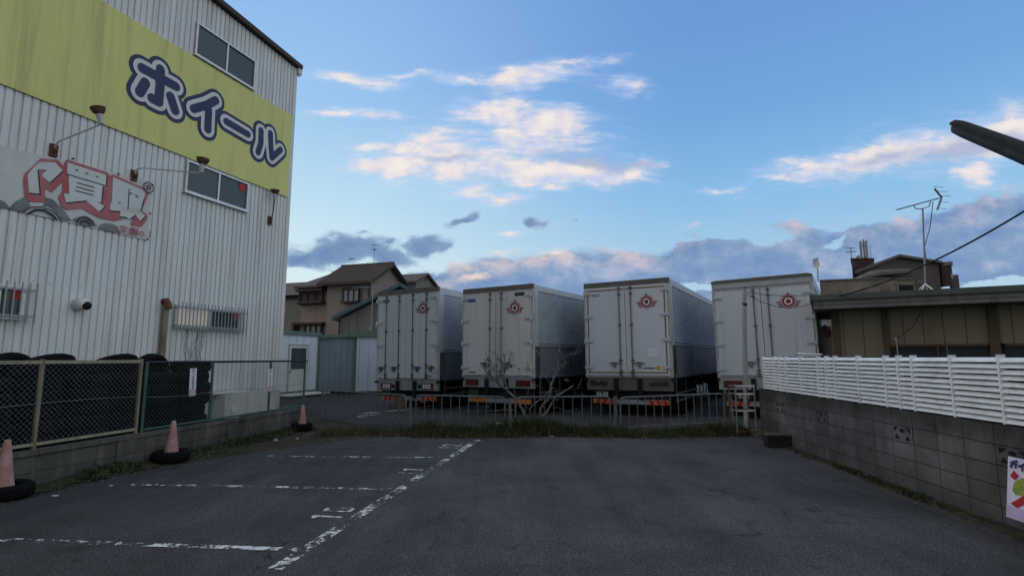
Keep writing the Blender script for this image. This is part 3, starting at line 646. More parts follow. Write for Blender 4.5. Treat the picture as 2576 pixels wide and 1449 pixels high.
# printed cloth banner with tyre artwork
s = Thing('tyre_banner', 'weathered white cloth banner with red lettering and painted tyres on the metal wall', 'banner', BF, (7, .02, 4.2))
Q = lambda zx, zy: BF.hit(zx * .17498, 362.2 + zy * .17498, .03)
tl, tr, brc, bl = Q(560, 150), Q(2195, 545), Q(2125, 1385), Q(0, 905)
def line_at(p, q_, x): return p[1] + (q_[1] - p[1]) * (x - p[0]) / (q_[0] - p[0])
XE = 9.6
mb = MB(); nx = 26; vs = []
for i in range(nx + 1):
    f = i / nx; xt = tr[0] + (XE - tr[0]) * f; xb = brc[0] + (XE - brc[0]) * f
    vs += [(xt, .022 + .006 * math.sin(i * 1.3), line_at(tl, tr, xt)), (xb, .022 + .006 * math.sin(i * 1.7 + 1), line_at(bl, brc, xb))]
mb.add(vs, [(2 * i, 2 * i + 1, 2 * i + 3, 2 * i + 2) for i in range(nx)]); s.part('banner_cloth', mb, M['cloth'], smooth=True)
def art(name, polys, mat, y):
    g = MB()
    for k, pl in enumerate(polys): g.poly([(q_[0], y + k * .0005, q_[1]) for q_ in (Q(*p_) for p_ in pl)])
    return s.part(name, g, mat)
bb = [(120, 935), (220, 830), (350, 762), (450, 895), (330, 980)]
art('printed_tyre', [bb, [(650, 765), (760, 800), (900, 930), (1035, 1110), (870, 1095), (800, 980), (700, 905), (620, 890)],
    [(1035, 1095), (1075, 1065), (1150, 1045), (1260, 1050), (1340, 1100), (1395, 1180), (1240, 1190), (1090, 1130)],
    [(1410, 1205), (1440, 1160), (1520, 1140), (1620, 1150), (1690, 1190), (1730, 1285), (1560, 1260)], [(-20, 800), (60, 830), (140, 920), (60, 925), (-20, 905)]], M['ink_grey'], .034)
art('printed_red', [[(352, 430), (335, 520), (350, 740), (400, 830), (640, 840), (650, 640), (740, 700), (900, 545), (890, 690), (830, 770), (880, 900), (960, 950), (1180, 930), (1290, 1000), (1420, 1060), (1640, 1110), (1775, 1085), (1720, 1070), (1720, 995), (1900, 1010), (1930, 1045), (1870, 1160), (2035, 1192), (2118, 1075), (2105, 1005), (2035, 960), (2140, 710), (2080, 640), (1620, 440), (1580, 462), (1530, 405), (950, 228), (905, 318), (830, 228), (580, 210), (470, 330)]], M['cloth_red'], .040)
art('printed_letter', [[(390, 445), (450, 370), (560, 262), (790, 272), (893, 385), (712, 560), (595, 455), (640, 398), (545, 398), (578, 738), (410, 720)],
    [(965, 268), (1530, 455), (1520, 610), (1480, 612), (1462, 850), (1380, 832), (1505, 905), (1432, 985), (1230, 818), (950, 855), (908, 720), (988, 720), (982, 450), (960, 440)],
    [(1618, 480), (2085, 682), (2065, 780), (2018, 965), (2085, 1045), (2018, 1112), (1940, 1028), (1870, 1082), (1720, 1052), (1720, 972), (1575, 962), (1582, 850), (1602, 842)]], M['cloth_letter'], .045)
g = MB()
for k, (a_, b_) in enumerate((((962, 440), (1505, 602)), ((1100, 560), (1350, 630)), ((1090, 618), (1340, 686)), ((1082, 674), (1330, 740)), ((1850, 650), (1832, 940)), ((540, 380), (655, 384)), ((540, 385), (570, 735)), ((715, 560), (890, 402)), ((415, 712), (575, 725)), ((950, 850), (1230, 822)), ((1432, 975), (1505, 902)), ((1455, 850), (1475, 615)), ((1520, 605), (1530, 458)), ((1575, 965), (1718, 975)), ((2018, 965), (2065, 790)), ((2020, 1108), (2082, 1045)), ((1870, 1080), (1940, 1026)), ((1850, 715), (1890, 712)), ((1720, 1050), (1815, 1060)),
    ((1940, 735), (1975, 770)), ((1700, 850), (1720, 845)), ((1080, 375), (1110, 385)), ((1225, 425), (1255, 432)), ((1375, 470), (1400, 478)))):
    capsule(g, Q(*a_), Q(*b_), .011, PB, .049 + k * .0003, 4)
for k, (cx_, cy_, rr) in enumerate(((1210, 1180, 120), (1210, 1180, 70))):
    pts_ = [Q(cx_ + rr * math.cos(R(t)), cy_ - rr * 1.1 * math.sin(R(t)) + .12 * rr * math.cos(R(t))) for t in range(10, 180, 17)]
    stroke(g, pts_, .012, PB, .058 + .003 * k, .0002)
stroke(g, [Q(*p_) for p_ in ((320, 985), (380, 935), (480, 908), (600, 908), (720, 960), (800, 1025), (855, 1095))], .012, PB, .066, .0002)
stroke(g, [Q(*p_) for p_ in ((400, 1000), (500, 950), (620, 955), (740, 1030), (790, 1085))], .022, PB, .068, .0002)
c_ = Q(2120, 630); g.ring((c_[0], .07, c_[1]), .11, .135, (1, 0, 0), (0, 0, 1), seg=20); g.ring((c_[0], .07, c_[1]), .03, .06, (1, 0, 0), (0, 0, 1), seg=14)
s.part('printed_line', g, M['ink'])
g = MB(); c_ = Q(2020, 1272); text(g, 'No.1', .26, lambda u, v, y: (c_[0] - u, .05, c_[1] + v - u * .0)); c2_ = Q(1840, 1248); text(g, '実績', .22, lambda u, v, y: (c2_[0] - u, .05, c2_[1] + v))
s.part('lettering', g, M['cloth_red'])
g = MB()
for p_ in ((1048, 215), (1700, 437), (2190, 590), (2155, 1000), (2120, 1372)):
    q = Q(*p_); g.lathe([(0, 0), (.022, 0), (.02, .02), (0, .025)], (q[0], .03, q[1]), 'y', 8)
s.part('fixing_bolt', g, M['ink'])

# sign lamps on arms
def sign_lamp(label, basepx, pts, shade_dir, grp='rusty sign lamps on the metal building', endpx=None, am='alu'):
    bx, bz = BF.hit(*basepx)
    if endpx:                                  # the arm stands square to the wall: measure its reach and rise
        r = ray(*endpx); q0_ = BF.o + BF.x * bx; k = q0_.dot(BF.x) / r.dot(BF.x); e_ = Vector((0, 0, EYE)) + r * k
        L_, dz_ = (e_ - q0_).dot(BF.y), e_.z - bz; f_ = L_ / pts[-1][1]; lz = pts[-1][2]
        pts = [pts[0]] + [(0, y_ * f_ if i > 1 else y_, z_ + (dz_ - lz) * (y_ / pts[-1][1])) for i, (a_, y_, z_) in enumerate(pts) if i > 0]
    t = Thing('sign_lamp', label, 'lamp', BF, (bx, .0, bz), grp)
    P_ = [(bx + a_, y_, bz + z_) for a_, y_, z_ in pts]
    g = MB(); g.tube(P_, .017, 8); t.part('arm', g, M[am], smooth=True)
    g = MB(); g.box(bx - .07, bx + .07, .0, .05, bz - .16, bz + .1); g.tube([(bx, .05, bz - .06), (bx, .1, bz)], .045, 8); t.part('wall_bracket', g, M['rust'])
    e = Vector(P_[-1]); d = Vector(shade_dir).normalized()
    g = MB(); g.tube([e - d * .02, e + d * .03, e + d * .12, e + d * .20], [.04, .048, .058, .062], 14); t.part('lamp_holder', g, M['bulb_white'], smooth=True)
    g = MB(); g.tube([e + d * .17, e + d * .20, e + d * .25, e + d * .30, e + d * .31], [.07, .10, .125, .135, .12], 16); t.part('lamp_shade', g, M['rust'], smooth=True)
sign_lamp('rusty shaded sign lamp on the long straight arm beside the lower sliding window', (335, 440), [(0, .05, -.03), (0, .08, .12), (0, .22, .17), (-.02, 1.2, .10), (-.02, 1.66, .07), (-.02, 1.75, .1)], (-.0, .10, 1), endpx=(506, 432))
sign_lamp('rusty sign lamp at the lower edge of the yellow sign, nearest to the banner', (133, 376), [(0, .05, -.03), (0, .08, .08), (0, .2, .13), (0, 1.1, .16), (0, 1.66, .18), (0, 1.75, .22)], (.25, -.1, 1), endpx=(254, 309))
sign_lamp('short rusty sign lamp under the yellow sign near the far wall corner', (677, 553), [(0, .05, 0), (0, .12, .12), (.03, .18, .4), (.06, .22, .62)], (.15, .15, 1), am='rust')

# concrete box and shelf against the plinth
x0_, x1_ = BF.hit(566, 1015, .5)[0], BF.hit(603, 1015, .5)[0]
t = Thing('concrete_box', 'grey concrete box with a pale round cap against the building plinth', 'box', BF, ((x0_ + x1_) / 2, .3, 0))
mb = MB(); mb.box(x1_, x0_, .03, .5, 0, .62); t.part('box_body', mb, M['plinth'])
mb = MB(); mb.lathe([(0, 0), (.085, 0), (.085, .02), (0, .025)], ((x0_ + x1_) / 2 - .05, .50, .22), 'y', 20); t.part('round_cap', mb, M['white_trim'])
mb = MB(); mb.box(x1_ - .3, x0_ + .3, .03, .35, .64, .70); t.part('top_slab', mb, M['white_trim'])

# ================================================================== LEFT BLOCK WALL, FENCES, TYRES
WF = Frame(-4.80, 12.8, -1.2, -6.24)             # x towards the viewer, y towards the lot
t = Thing('block_wall', 'low stained concrete block wall under the chain-link fence on the left', 'wall', WF)
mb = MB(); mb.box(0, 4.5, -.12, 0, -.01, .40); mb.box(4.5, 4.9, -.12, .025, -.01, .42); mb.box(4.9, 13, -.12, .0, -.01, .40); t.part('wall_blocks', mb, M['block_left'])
mb = MB(); mb.box(-.02, 4.5, -.14, .018, .40, .46); mb.box(4.49, 13, -.14, .03, .405, .465); t.part('coping', mb, M['block_left'])
def link_fence(name, label, x0, x1, z0, z1, posts, mrail, mpost, square, grp=None):
    t = Thing(name, label, 'fence', WF, ((x0 + x1) / 2, -.06, .46))
    for xp in posts:
        g = MB()
        if square: g.box(xp - .02, xp + .02, -.083, -.047, .44, z1 + .026)
        else: g.tube([(xp, -.06, .44), (xp, -.06, z1 + .01)], .024, 10)
        t.part('post', g, mpost, smooth=not square)
    g = MB()
    if square:
        g.box(x0, x1, -.082, -.05, z1 - .036, z1 + .008)
    else: g.tube([(x0 - .05, -.06, z1), (x1, -.06, z1)], .021, 10)
    t.part('top_rail', g, mrail if square else M['dark_pipe'], smooth=not square)
    g = MB()
    if square: g.box(x0, x1, -.082, -.05, z0 - .022, z0 + .014)
    else: g.tube([(x0, -.06, z0), (x1, -.06, z0)], .018, 8)
    t.part('bottom_rail', g, mrail, smooth=not square)
    g = MB(); hh = z1 - z0; p_ = .072; y = -.064; r = .0020 if square else .0025
    x = x0 - hh
    while x < x1:
        a, b_ = max(x, x0), min(x + hh, x1)
        if b_ > a: g.tube([(a, y, z0 + (a - x)), (b_, y, z0 + (b_ - x))], r, 3, False)
        a, b_ = max(x, x0), min(x + hh, x1)
        if b_ > a: g.tube([(a, y - .004, z1 - (a - x)), (b_, y - .004, z1 - (b_ - x))], r, 3, False)
        x += p_
    t.part('wire_mesh', g, M['wire'] if square else M['wire_dark'])
    g = MB(); zz = (z0 + z1) / 2
    pp = [(x0 + (x1 - x0) * i / 12, -.055, zz + .02 * math.sin(i * 1.1) - .03) for i in range(13)]
    g.tube(pp, .0045, 5); t.part('tension_wire', g, M['wire'])
X = lambda px, py: WF.hit(px, py, -.06)[0]
xg = X(357, 905)
cream_posts = [X(106, 920) , xg - .02]
link_fence('chain_link_fence', 'rusty cream square-framed chain-link fence panels in front of the stacked tyres', xg, 13, .53, 1.56, [xg, X(106, 930), X(106, 930) + 1.95, X(106, 930) + 3.9], M['cream'], M['cream_rust'], True)
link_fence('chain_link_fence', 'green pipe chain-link fence section reaching the cone at the far wall end', .03, xg - .12, .50, 1.53, [.05, X(679, 960), X(533, 960), xg - .10], M['green_pipe'], M['green_pipe'], False)
def wall_notice(px, py, label, tilt):
    x, z = WF.hit(px, py, -.04)
    t = Thing('notice_board', label, 'sign', WF, (x, -.035, z), 'narrow notice boards wired to the green fence')
    c, s_ = math.cos(tilt), math.sin(tilt)
    P = lambda u, v, y: (x + u * c + v * s_, -.036 + y, z + v * c - u * s_)
    g = MB()
    for (u0, u1, v0, v1, y0, y1) in ((-.075, .075, -.235, .235, -.006, 0),):
        vs = [P(u, v, y) for v in (v0, v1) for y in (y0, y1) for u in (u0, u1)]
        g.add(vs, [(0, 2, 3, 1), (4, 5, 7, 6), (0, 1, 5, 4), (2, 6, 7, 3), (0, 4, 6, 2), (1, 3, 7, 5)])
    t.part('board', g, M['board'])
    g = MB(); g.poly([P(u, v, .002) for u, v in ((-.075, -.235), (.075, -.235), (.075, -.12), (-.075, -.12))]); t.part('pink_panel', g, M['pink'])
    g = MB()
    for i, ch in enumerate('蔵の前駐車場'): text(g, ch, .062 if ch != 'の' else .042, lambda u, v, y: P(-u, v + .198 - i * .058, .003))
    t.part('lettering', g, M['ink'])
    return t, P
t, P = wall_notice(485, 961, 'white vertical notice board with pink foot, on the fence before the dark tyres', .03)
g = MB(); g.ring(P(0, -.178, .004), .024, .030, (1, 0, 0), (0, 0, 1), seg=16); t.part('round_mark', g, M['board'])
wall_notice(679, 956, 'white vertical notice board over a green post, in front of the pale plinth', .02)

# tyres
def tyre_mesh(Ro, Ri, wd, name='tyre', seg=36):
    h = wd / 2
    prof = [(Ri, -h * .62), (Ri + .02, -h * .86), (Ri + .06, -h), ((Ri + Ro) / 2 + .02, -h * 1.05), (Ro - .035, -h * .92), (Ro - .008, -h * .72), (Ro, -h * .4), (Ro - .006, -h * .36), (Ro - .006, -h * .30), (Ro + .002, -h * .26), (Ro + .002, h * .26), (Ro - .006, h * .3), (Ro - .006, h * .36), (Ro, h * .4), (Ro - .008, h * .72), (Ro - .035, h * .92), ((Ri + Ro) / 2 + .02, h * 1.05), (Ri + .06, h), (Ri + .02, h * .86), (Ri, h * .62), (Ri + .03, h * .5), (Ro - .05, h * .6), (Ro - .05, -h * .6), (Ri + .03, -h * .5)]
    g = MB(); g.lathe(prof, (0, 0, 0), 'z', seg, closed=True); return g
first = None; random.seed(11)
TW = .192; TYR = 0
xr = X(572, 980)
stk = []
for i in range(11): stk.append((xr + .34 + i * .67, -.62 - .03 * math.sin(i * 2.1), 7 if i % 4 else 8))
for i in range(10): stk.append((xr + .72 + i * .67, -1.24, 8))
for k, (x, y, n_) in enumerate(stk):
    for j in range(n_):
        lab = 'black used tyre lying flat in the wall of tyres behind the chain-link fence'
        if first is None:
            first = tyre_mesh(.335, .19, .2).build('tyre', M['rubber'], smooth=True); o = first
        else:
            o = first.copy(); COL.objects.link(o)
        tag(o, lab, 'tyre', 'used tyres stacked behind the chain-link fence')
        dx, dy = random.uniform(-.035, .035), random.uniform(-.03, .03)
        o.location = WF.w(x + dx, y + dy, .1 + j * TW)
        o.rotation_euler = (0, 0, random.uniform(0, 6.28))
for (px, pyt, lab) in ((29, 886, 'black tyre standing upright on the stack, at the left edge of the photo'), (383, 889, 'black tyre standing upright on the stack beside the rusty downpipe')):
    o = first.copy(); COL.objects.link(o); tag(o, lab, 'tyre', 'tyres standing on top of the tyre stacks')
    x, zt = WF.hit(px, pyt, -.75)
    o.location = WF.w(x, -.75, zt - .335); o.rotation_euler = (R(90), 0, WF.a + R(4)); o.rotation_euler = (R(84), 0, WF.a)
for (px, pyt, lab) in ((118, 902, 'black tyre leaning on the stack just above the cream rail, left of the first post'), (287, 901, 'black tyre just showing its crown above the middle of the cream rail')):
    o = first.copy(); COL.objects.link(o); tag(o, lab, 'tyre', 'tyres standing on top of the tyre stacks')
    x, zt = WF.hit(px, pyt, -.55)
    o.location = WF.w(x, -.55, zt - .13); o.rotation_euler = (R(22), 0, WF.a)

# traffic cones stuck in tyres
def cone(px, py, label, tlabel, hgt=.70, k=1.0, ts=.9, lean=(0, 0)):
    c = on_ground(px, py)
    F_ = Frame(c.x, c.y, 1, 0)
    t = Thing('traffic_cone', label, 'cone', F_, (0, 0, .0), 'faded traffic cones along the left wall', tilt=lean[0], roll=lean[1])
    g = MB(); g.lathe([(.150 * k, .03), (.147 * k, .06), (.045 * k, hgt - .03), (.038 * k, hgt - .005), (.028 * k, hgt), (0, hgt)], (0, 0, 0), 'z', 28); t.part('cone_body', g, M['cone'], smooth=True)
    g = MB(); g.lathe([(0, .004), (.17, .004), (.17, .03), (0, .03)], (0, 0, 0), 'z', 28); t.part('cone_base', g, M['rubber'])
    o = first.copy(); COL.objects.link(o); o.location = (c.x, c.y, .085); o.scale = (ts, ts, .8); o.rotation_euler = (0, 0, px)
    tag(o, tlabel, 'tyre', 'tyres holding the traffic cones')
cone(2, 1254, 'faded pink traffic cone cut off by the left edge of the photo', 'black tyre lying on the asphalt around the nearest traffic cone', .66, .80, .88)
cone(429, 1160, 'faded pink traffic cone in front of the block wall pier', 'black tyre lying around the middle traffic cone by the weeds', .62, .76, .80)
cone(759, 1083, 'faded reddish traffic cone at the far end of the low block wall', 'black tyre lying around the far traffic cone at the wall end', .56, .72, .66)
# ================================================================== PALE PREFAB SHEDS
SF = Frame(*on_ground(797, 990).xy, -.317, -.948)    # shed face parallel to the metal building, x towards the viewer
t = Thing('prefab_shed', 'pale blue prefab cabin with a half-glazed white door beside the metal building', 'shed', SF, (1.2, 0, 0))
g = MB(); g.box(-.0, 5.5, -2.6, -.02, .18, 2.62); t.part('wall', g, M['shed_wall'])
g = MB()
x = .1
while x < 5.4: g.box(x, x + .012, -.021, -.016, .2, 2.55); x += .45
t.part('panel_joint', g, M['shed_shade'])
g = MB(); g.box(-.1, 5.6, -2.7, .06, 2.58, 2.74); t.part('roof_trim', g, M['shed_green'])
g = MB(); g.box(-.06, .06, -.1, .02, .1, 2.58); g.box(0, 5.5, -.06, .01, .12, .2); t.part('frame', g, M['shed_green'])
d0, d1 = SF.hit(772, 900)[0], SF.hit(727, 900)[0]
g = MB(); g.box(d0, d1, -.02, .03, .2, 2.12); dr = t.part('door', g, M['white_trim'])
g = MB(); g.box(d0 + .09, d1 - .09, .03, .034, 1.12, 2.02); t.part('door_pane', g, M['glass_dark'], dr)
g = MB(); g.box(d1 - .12, d1 - .03, .03, .08, 1.02, 1.06); t.part('handle', g, M['rust'], dr)
g = MB()
for a_ in ((d0 - .04, d0), (d1, d1 + .04)): g.box(*a_, -.02, .045, .18, 2.18)
g.box(d0 - .04, d1 + .04, -.02, .045, 2.13, 2.19); t.part('door_frame', g, M['alu'])
g = MB(); g.box(d0 - .5, d1 + .9, .1, .9, .06, .12); st_ = t.part('step', g, M['white_trim'])
BFx = Frame(-8.86, 24.72, 1, .12)
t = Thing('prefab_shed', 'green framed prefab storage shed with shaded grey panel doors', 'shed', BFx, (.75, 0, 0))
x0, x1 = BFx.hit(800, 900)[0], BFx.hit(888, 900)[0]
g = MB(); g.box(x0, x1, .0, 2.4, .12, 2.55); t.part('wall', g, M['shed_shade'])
g = MB()
for i in range(1, 6): xx = x0 + (x1 - x0) * i / 6; g.box(xx - .006, xx + .006, -.006, 0, .14, 2.5)
t.part('panel_joint', g, M['slate'])
g = MB(); g.prism([(x0 - .05, 2.46), (x1 + .1, 2.58), (x1 + .1, 2.74), (x0 - .05, 2.60)], -.12, 2.5); t.part('roof_trim', g, M['shed_green'])
g = MB(); g.box(x1 - .0, x1 + .16, -.05, .1, 0.05, 2.58); g.box(x0, x1, -.03, .0, .08, .14); t.part('post', g, M['shed_green'])
x2 = x1 + .17
t = Thing('prefab_shed', 'light blue prefab storage shed partly hidden by the leftmost truck', 'shed', BFx, (x2 + 1, 0, 0))
g = MB(); g.box(x2, x2 + 2.6, -.12, 2.4, .14, 2.56); t.part('wall', g, M['shed_wall'])
g = MB()
for i in range(0, 6): g.box(x2 + .12 + i * .42, x2 + .132 + i * .42, -.126, -.12, .16, 2.5)
t.part('panel_joint', g, M['shed_shade'])
g = MB(); g.box(x2 - .3, x2 + 2.7, -.22, 2.5, 2.55, 2.82); t.part('roof_trim', g, M['shed_green'])
g = MB(); g.box(x2, x2 + 2.6, -.14, -.02, .10, .15); g.box(x2 + .02, x2 + .1, -.15, -.1, .14, 2.55); t.part('frame', g, M['white_trim'])

# ================================================================== HOUSES BEHIND
HF = Frame(-9.26, 35.0, -.947, .321)                # x runs left along the front, y towards the viewer
t = Thing('house', 'two storey brown stucco house with tiled gable roof left of the trucks', 'house', HF, (2.5, -2, 0))
ez = 6.75; az_ = 7.95; dp = 4.15
g = MB(); g.box(0, 3.45, -dp, 0, 0, ez); g.prism([(0, ez), (-dp, ez), (-dp / 2, az_ - .12)], 0, 3.45, 'x'); t.part('wall', g, M['stucco'])
g = MB(); g.box(3.45, 5.75, -dp + .3, -.25, 0, 6.25); t.part('wing_wall', g, M['stucco'])
def gable_roof(t, x0, x1, y0, y1, ez, az_, over, th=.16, mat='tile', name='roof'):
    ym = (y0 + y1) / 2; sl = (az_ - ez) / (ym - min(y0, y1))
    ylo, yhi = min(y0, y1) - over, max(y0, y1) + over; e = ez - sl * over
    g = MB(); pf = [(ylo, e), (ym, az_), (yhi, e), (yhi, e + th), (ym, az_ + th * 1.15), (ylo, e + th)]
    g.prism(pf, x0, x1, 'x'); o = t.part(name, g, M[mat])
    return e, ym
e, ym = gable_roof(t, -.38, 3.9, -dp, 0, ez, az_, .5)
g = MB()
for yy, sg in ((ym, 1),): g.tube([(-.4, ym, az_ + .2), (3.92, ym, az_ + .2)], .10, 8)
for i in range(46):                                            # tile rolls down the front slope
    xx = -.34 + i * .094; g.tube([(xx, ym + .05, az_ + .165), (xx, .5, e + .165)], .022, 5, False)
t.part('roof_tiles', g, M['tile'])
g = MB(); zz = 6.35
g.add([(3.6, .25, zz), (6.05, .25, zz), (6.05, -dp, zz), (3.6, -dp, zz), (3.6, -dp / 2, 7.45), (5.0, -dp / 2, 7.45), (3.6, .25, zz + .13), (6.05, .25, zz + .13), (6.05, -dp, zz + .13), (3.6, -dp, zz + .13), (3.6, -dp / 2, 7.6), (5.0, -dp / 2, 7.6)],
      [(0, 1, 7, 6), (1, 2, 8, 7), (6, 7, 11, 10), (7, 8, 11), (8, 9, 10, 11), (0, 3, 2, 1)]); t.part('wing_roof', g, M['tile'])
g = MB(); g.box(-.05, 3.9, .42, .56, e - .06, e + .1); g.tube([(.12, .08, e - .1), (.12, .08, 0)], .05, 6); g.prism([(.5, e - .02), (ym, az_ - .06), (-dp - .5, e - .02), (-dp - .5, e + .14), (ym, az_ + .12), (.5, e + .14)], -.46, -.40, 'x'); t.part('gutter', g, M['wood_dark'])
def house_window(px0, py0, px1, py1, mat, bars, sill=.0, y=0.0):
    a0, a1 = HF.hit(px0, py0, y), HF.hit(px1, py1, y); xa, xb = sorted((a0[0], a1[0])); za, zb = sorted((a0[1], a1[1])); f = .07
    g = MB(); g.box(xa, xb, y - .02, y + .22, zb - f, zb + .06); g.box(xa, xb, y - .02, y + .25 + sill, za - .12, za); g.box(xa, xa + f, y - .02, y + .2, za, zb - f); g.box(xb - f, xb, y - .02, y + .2, za, zb - f)
    for i in range(1, bars): xx = xa + (xb - xa) * i / bars; g.box(xx - .03, xx + .03, y - .02, y + .19, za, zb - f)
    o = t.part('window', g, M['wood_dark'])
    g = MB(); g.box(xa + f, xb - f, y - .02, y + .12, za, zb - f); t.part('pane', g, M[mat], o)
house_window(866, 728, 906, 757, 'curtain', 3, .12)
house_window(757, 738, 815, 761, 'wood_dark', 3, 0, -.25)
house_window(770, 818, 812, 836, 'glass_dark', 3, 0, -.25)
g = MB()
for (pa, pb, yy) in (((753, 733), (820, 728), -.2), ((752, 815), (820, 812), -.2), ((757, 763), (818, 763), -.2)):
    (xa, za), (xb, zb) = HF.hit(*pa, yy), HF.hit(*pb, yy); g.box(min(xa, xb), max(xa, xb), -.3, .25, za - .07, za + .07)
t.part('timber_band', g, M['wood_dark'])
g = MB(); xa, za = HF.hit(748, 770, -.25); g.box(xa - .1, xa + .12, -.5, .1, 2.6, 4.0); t.part('bracket', g, M['wood_dark'])
# further houses
H2 = Frame(at_depth(1047, 700, 46).x, 46.0, -.947, .321)
t = Thing('house', 'distant white gabled house with tiled roof behind the brown one', 'house', H2, (1.5, -1.5, 0))
g = MB(); g.box(0, 4, -3.4, 0, 0, 8.2); g.prism([(0, 8.2), (-3.4, 8.2), (-1.7, 8.95)], 0, 4, 'x'); t.part('wall', g, M['stucco_grey'])
gable_roof(t, -.3, 4.2, -3.4, 0, 8.2, 8.95, .5)
g = MB(); g.lathe([(0, 0), (.14, 0), (.14, .03), (0, .03)], (-.03, -1.7, 8.55), 'x', 12); t.part('gable_vent', g, M['wood_dark'])
H3 = Frame(at_depth(768, 760, 40).x, 40.0, -.947, .321)
t = Thing('house', 'grey rendered house with dark tiled roof squeezed beside the metal building', 'house', H3, (1.5, -2, 0))
g = MB(); g.box(0, 4, -4, 0, 0, 6.45); t.part('wall', g, M['stucco_grey'])
g = MB(); g.prism([(.5, 6.25), (-4.5, 6.25), (-2, 7.6)], -.5, 4.2, 'x'); t.part('roof', g, M['tile'])
g = MB(); g.box(-.04, 4.1, .02, .12, 6.0, 6.3); t.part('gutter', g, M['wood_dark'])
# lean-to with teal metal roof
Yl = 30.0
e0, ap = at_depth(845, 799, Yl), at_depth(1008, 718, Yl)
t = Thing('barn', 'grey panelled outbuilding with teal metal gable roof behind the leftmost truck', 'building', WORLD, (ap.x, Yl + 2, 0))
xr_ = 2 * ap.x - e0.x
g = MB(); g.prism([(e0.x + .25, 0), (xr_ - .25, 0), (xr_ - .25, e0.z - .05), (ap.x, ap.z - .16), (e0.x + .25, e0.z - .05)], Yl + .15, Yl + 5); t.part('wall', g, M['siding_grey'])
g = MB()
for i in range(1, 14): xx = e0.x + .25 + i * .46; zt = e0.z - .1 + (ap.z - e0.z) * (xx - e0.x) / (ap.x - e0.x) if xx < ap.x else ap.z - (ap.z - e0.z) * (xx - ap.x) / (xr_ - ap.x) - .1; g.box(xx - .02, xx + .02, Yl + .13, Yl + .15, 0, zt - .1)
t.part('siding_joint', g, M['stucco_grey'])
g = MB(); g.prism([(e0.x - .15, e0.z - .16), (ap.x, ap.z - .08), (xr_ + .15, e0.z - .16), (xr_ + .15, e0.z + .06), (ap.x, ap.z + .14), (e0.x - .15, e0.z + .06)], Yl - .25, Yl + 5.3); t.part('roof', g, M['roof_teal'])
g = MB(); q = at_depth(848, 825, Yl); g.tube([(e0.x + .2, Yl + .05, e0.z - .2), (e0.x + .2, Yl + .05, 0)], .06, 6); t.part('downpipe', g, M['wood_dark'])

def yagi(g, c, d, side, n, ln, el=.5, r=.012):
    c, d, side = Vector(c), Vector(d).normalized(), Vector(side).normalized()
    g.tube([c - d * ln / 2, c + d * ln / 2], r * 1.3, 5)
    for i in range(n):
        q = c + d * (ln * (i / (n - 1) - .5)); s_ = el * (1 - .25 * i / (n - 1)); g.tube([q - side * s_ / 2, q + side * s_ / 2], r, 4)
def antenna(label, foot, topz, parts, name='tv_antenna', r=.03, frame=WORLD):
    t = Thing(name, label, 'antenna', WORLD, tuple(foot)); f = Vector(foot)
    g = MB(); g.tube([f, (f.x, f.y, topz)], r, 6); t.part('mast', g, M['antenna'])
    for nm, g2 in parts: t.part(nm, g2, M['antenna'])
    return t
a = at_depth(893, 678, 36); b_ = at_depth(893, 651, 36); g = MB(); g.tube([(b_.x - .4, b_.y, b_.z), (b_.x + .02, b_.y, b_.z)], .03, 5); g.tube([(b_.x - .4, b_.y, b_.z - .06), (b_.x - .25, b_.y, b_.z - .06)], .02, 5)
antenna('short bent aerial on the ridge of the brown house', HF.w(1.75, ym, az_ + .18), b_.z, [('aerial_bar', g)])
f_ = HF.w(1.1, ym + .2, az_ + .1); tp = at_depth(914, 614, f_.y).z; g = MB(); yagi(g, (f_.x, f_.y, tp - .08), (1, .4, 0), (-.4, 1, .3), 4, .45, .5, .018); yagi(g, (f_.x, f_.y, tp - .4), (1, -.5, 0), (.5, 1, 0), 3, .3, .4, .018)
antenna('tall thin aerial on the brown house ridge, right of the short one', f_, tp, [('aerial_bar', g)], r=.022)
f_ = HF.w(4.7, ym, 7.5); g = MB(); tp = at_depth(777, 681, f_.y).z; g.tube([(f_.x - .3, f_.y, tp), (f_.x + 1.2, f_.y, tp - .08)], .014, 4)
antenna('small thin aerial above the wing roof of the brown house', f_, tp, [('aerial_bar', g)], r=.02)
f_ = at_depth(934.5, 833, 26.5); tp = at_depth(934, 722, 26.5).z
g = MB(); yagi(g, (f_.x - .1, f_.y, tp), (1, .1, .06), (.15, 1, .55), 14, 1.7, .42, .008); yagi(g, (f_.x + .55, f_.y, tp - .02), (.5, .2, .8), (.2, 1, 0), 4, .6, .6, .01)
g2 = MB()
for dx, dy in ((-.38, 0), (.38, .05), (.0, -.35), (.05, .35)): g2.tube([(f_.x, f_.y, f_.z + .45), (f_.x + dx, f_.y + dy, f_.z)], .018, 5)
antenna('TV aerial on a tripod standing on the prefab shed roof behind the leftmost truck', f_, tp, [('aerial_bar', g), ('tripod', g2)], r=.018)

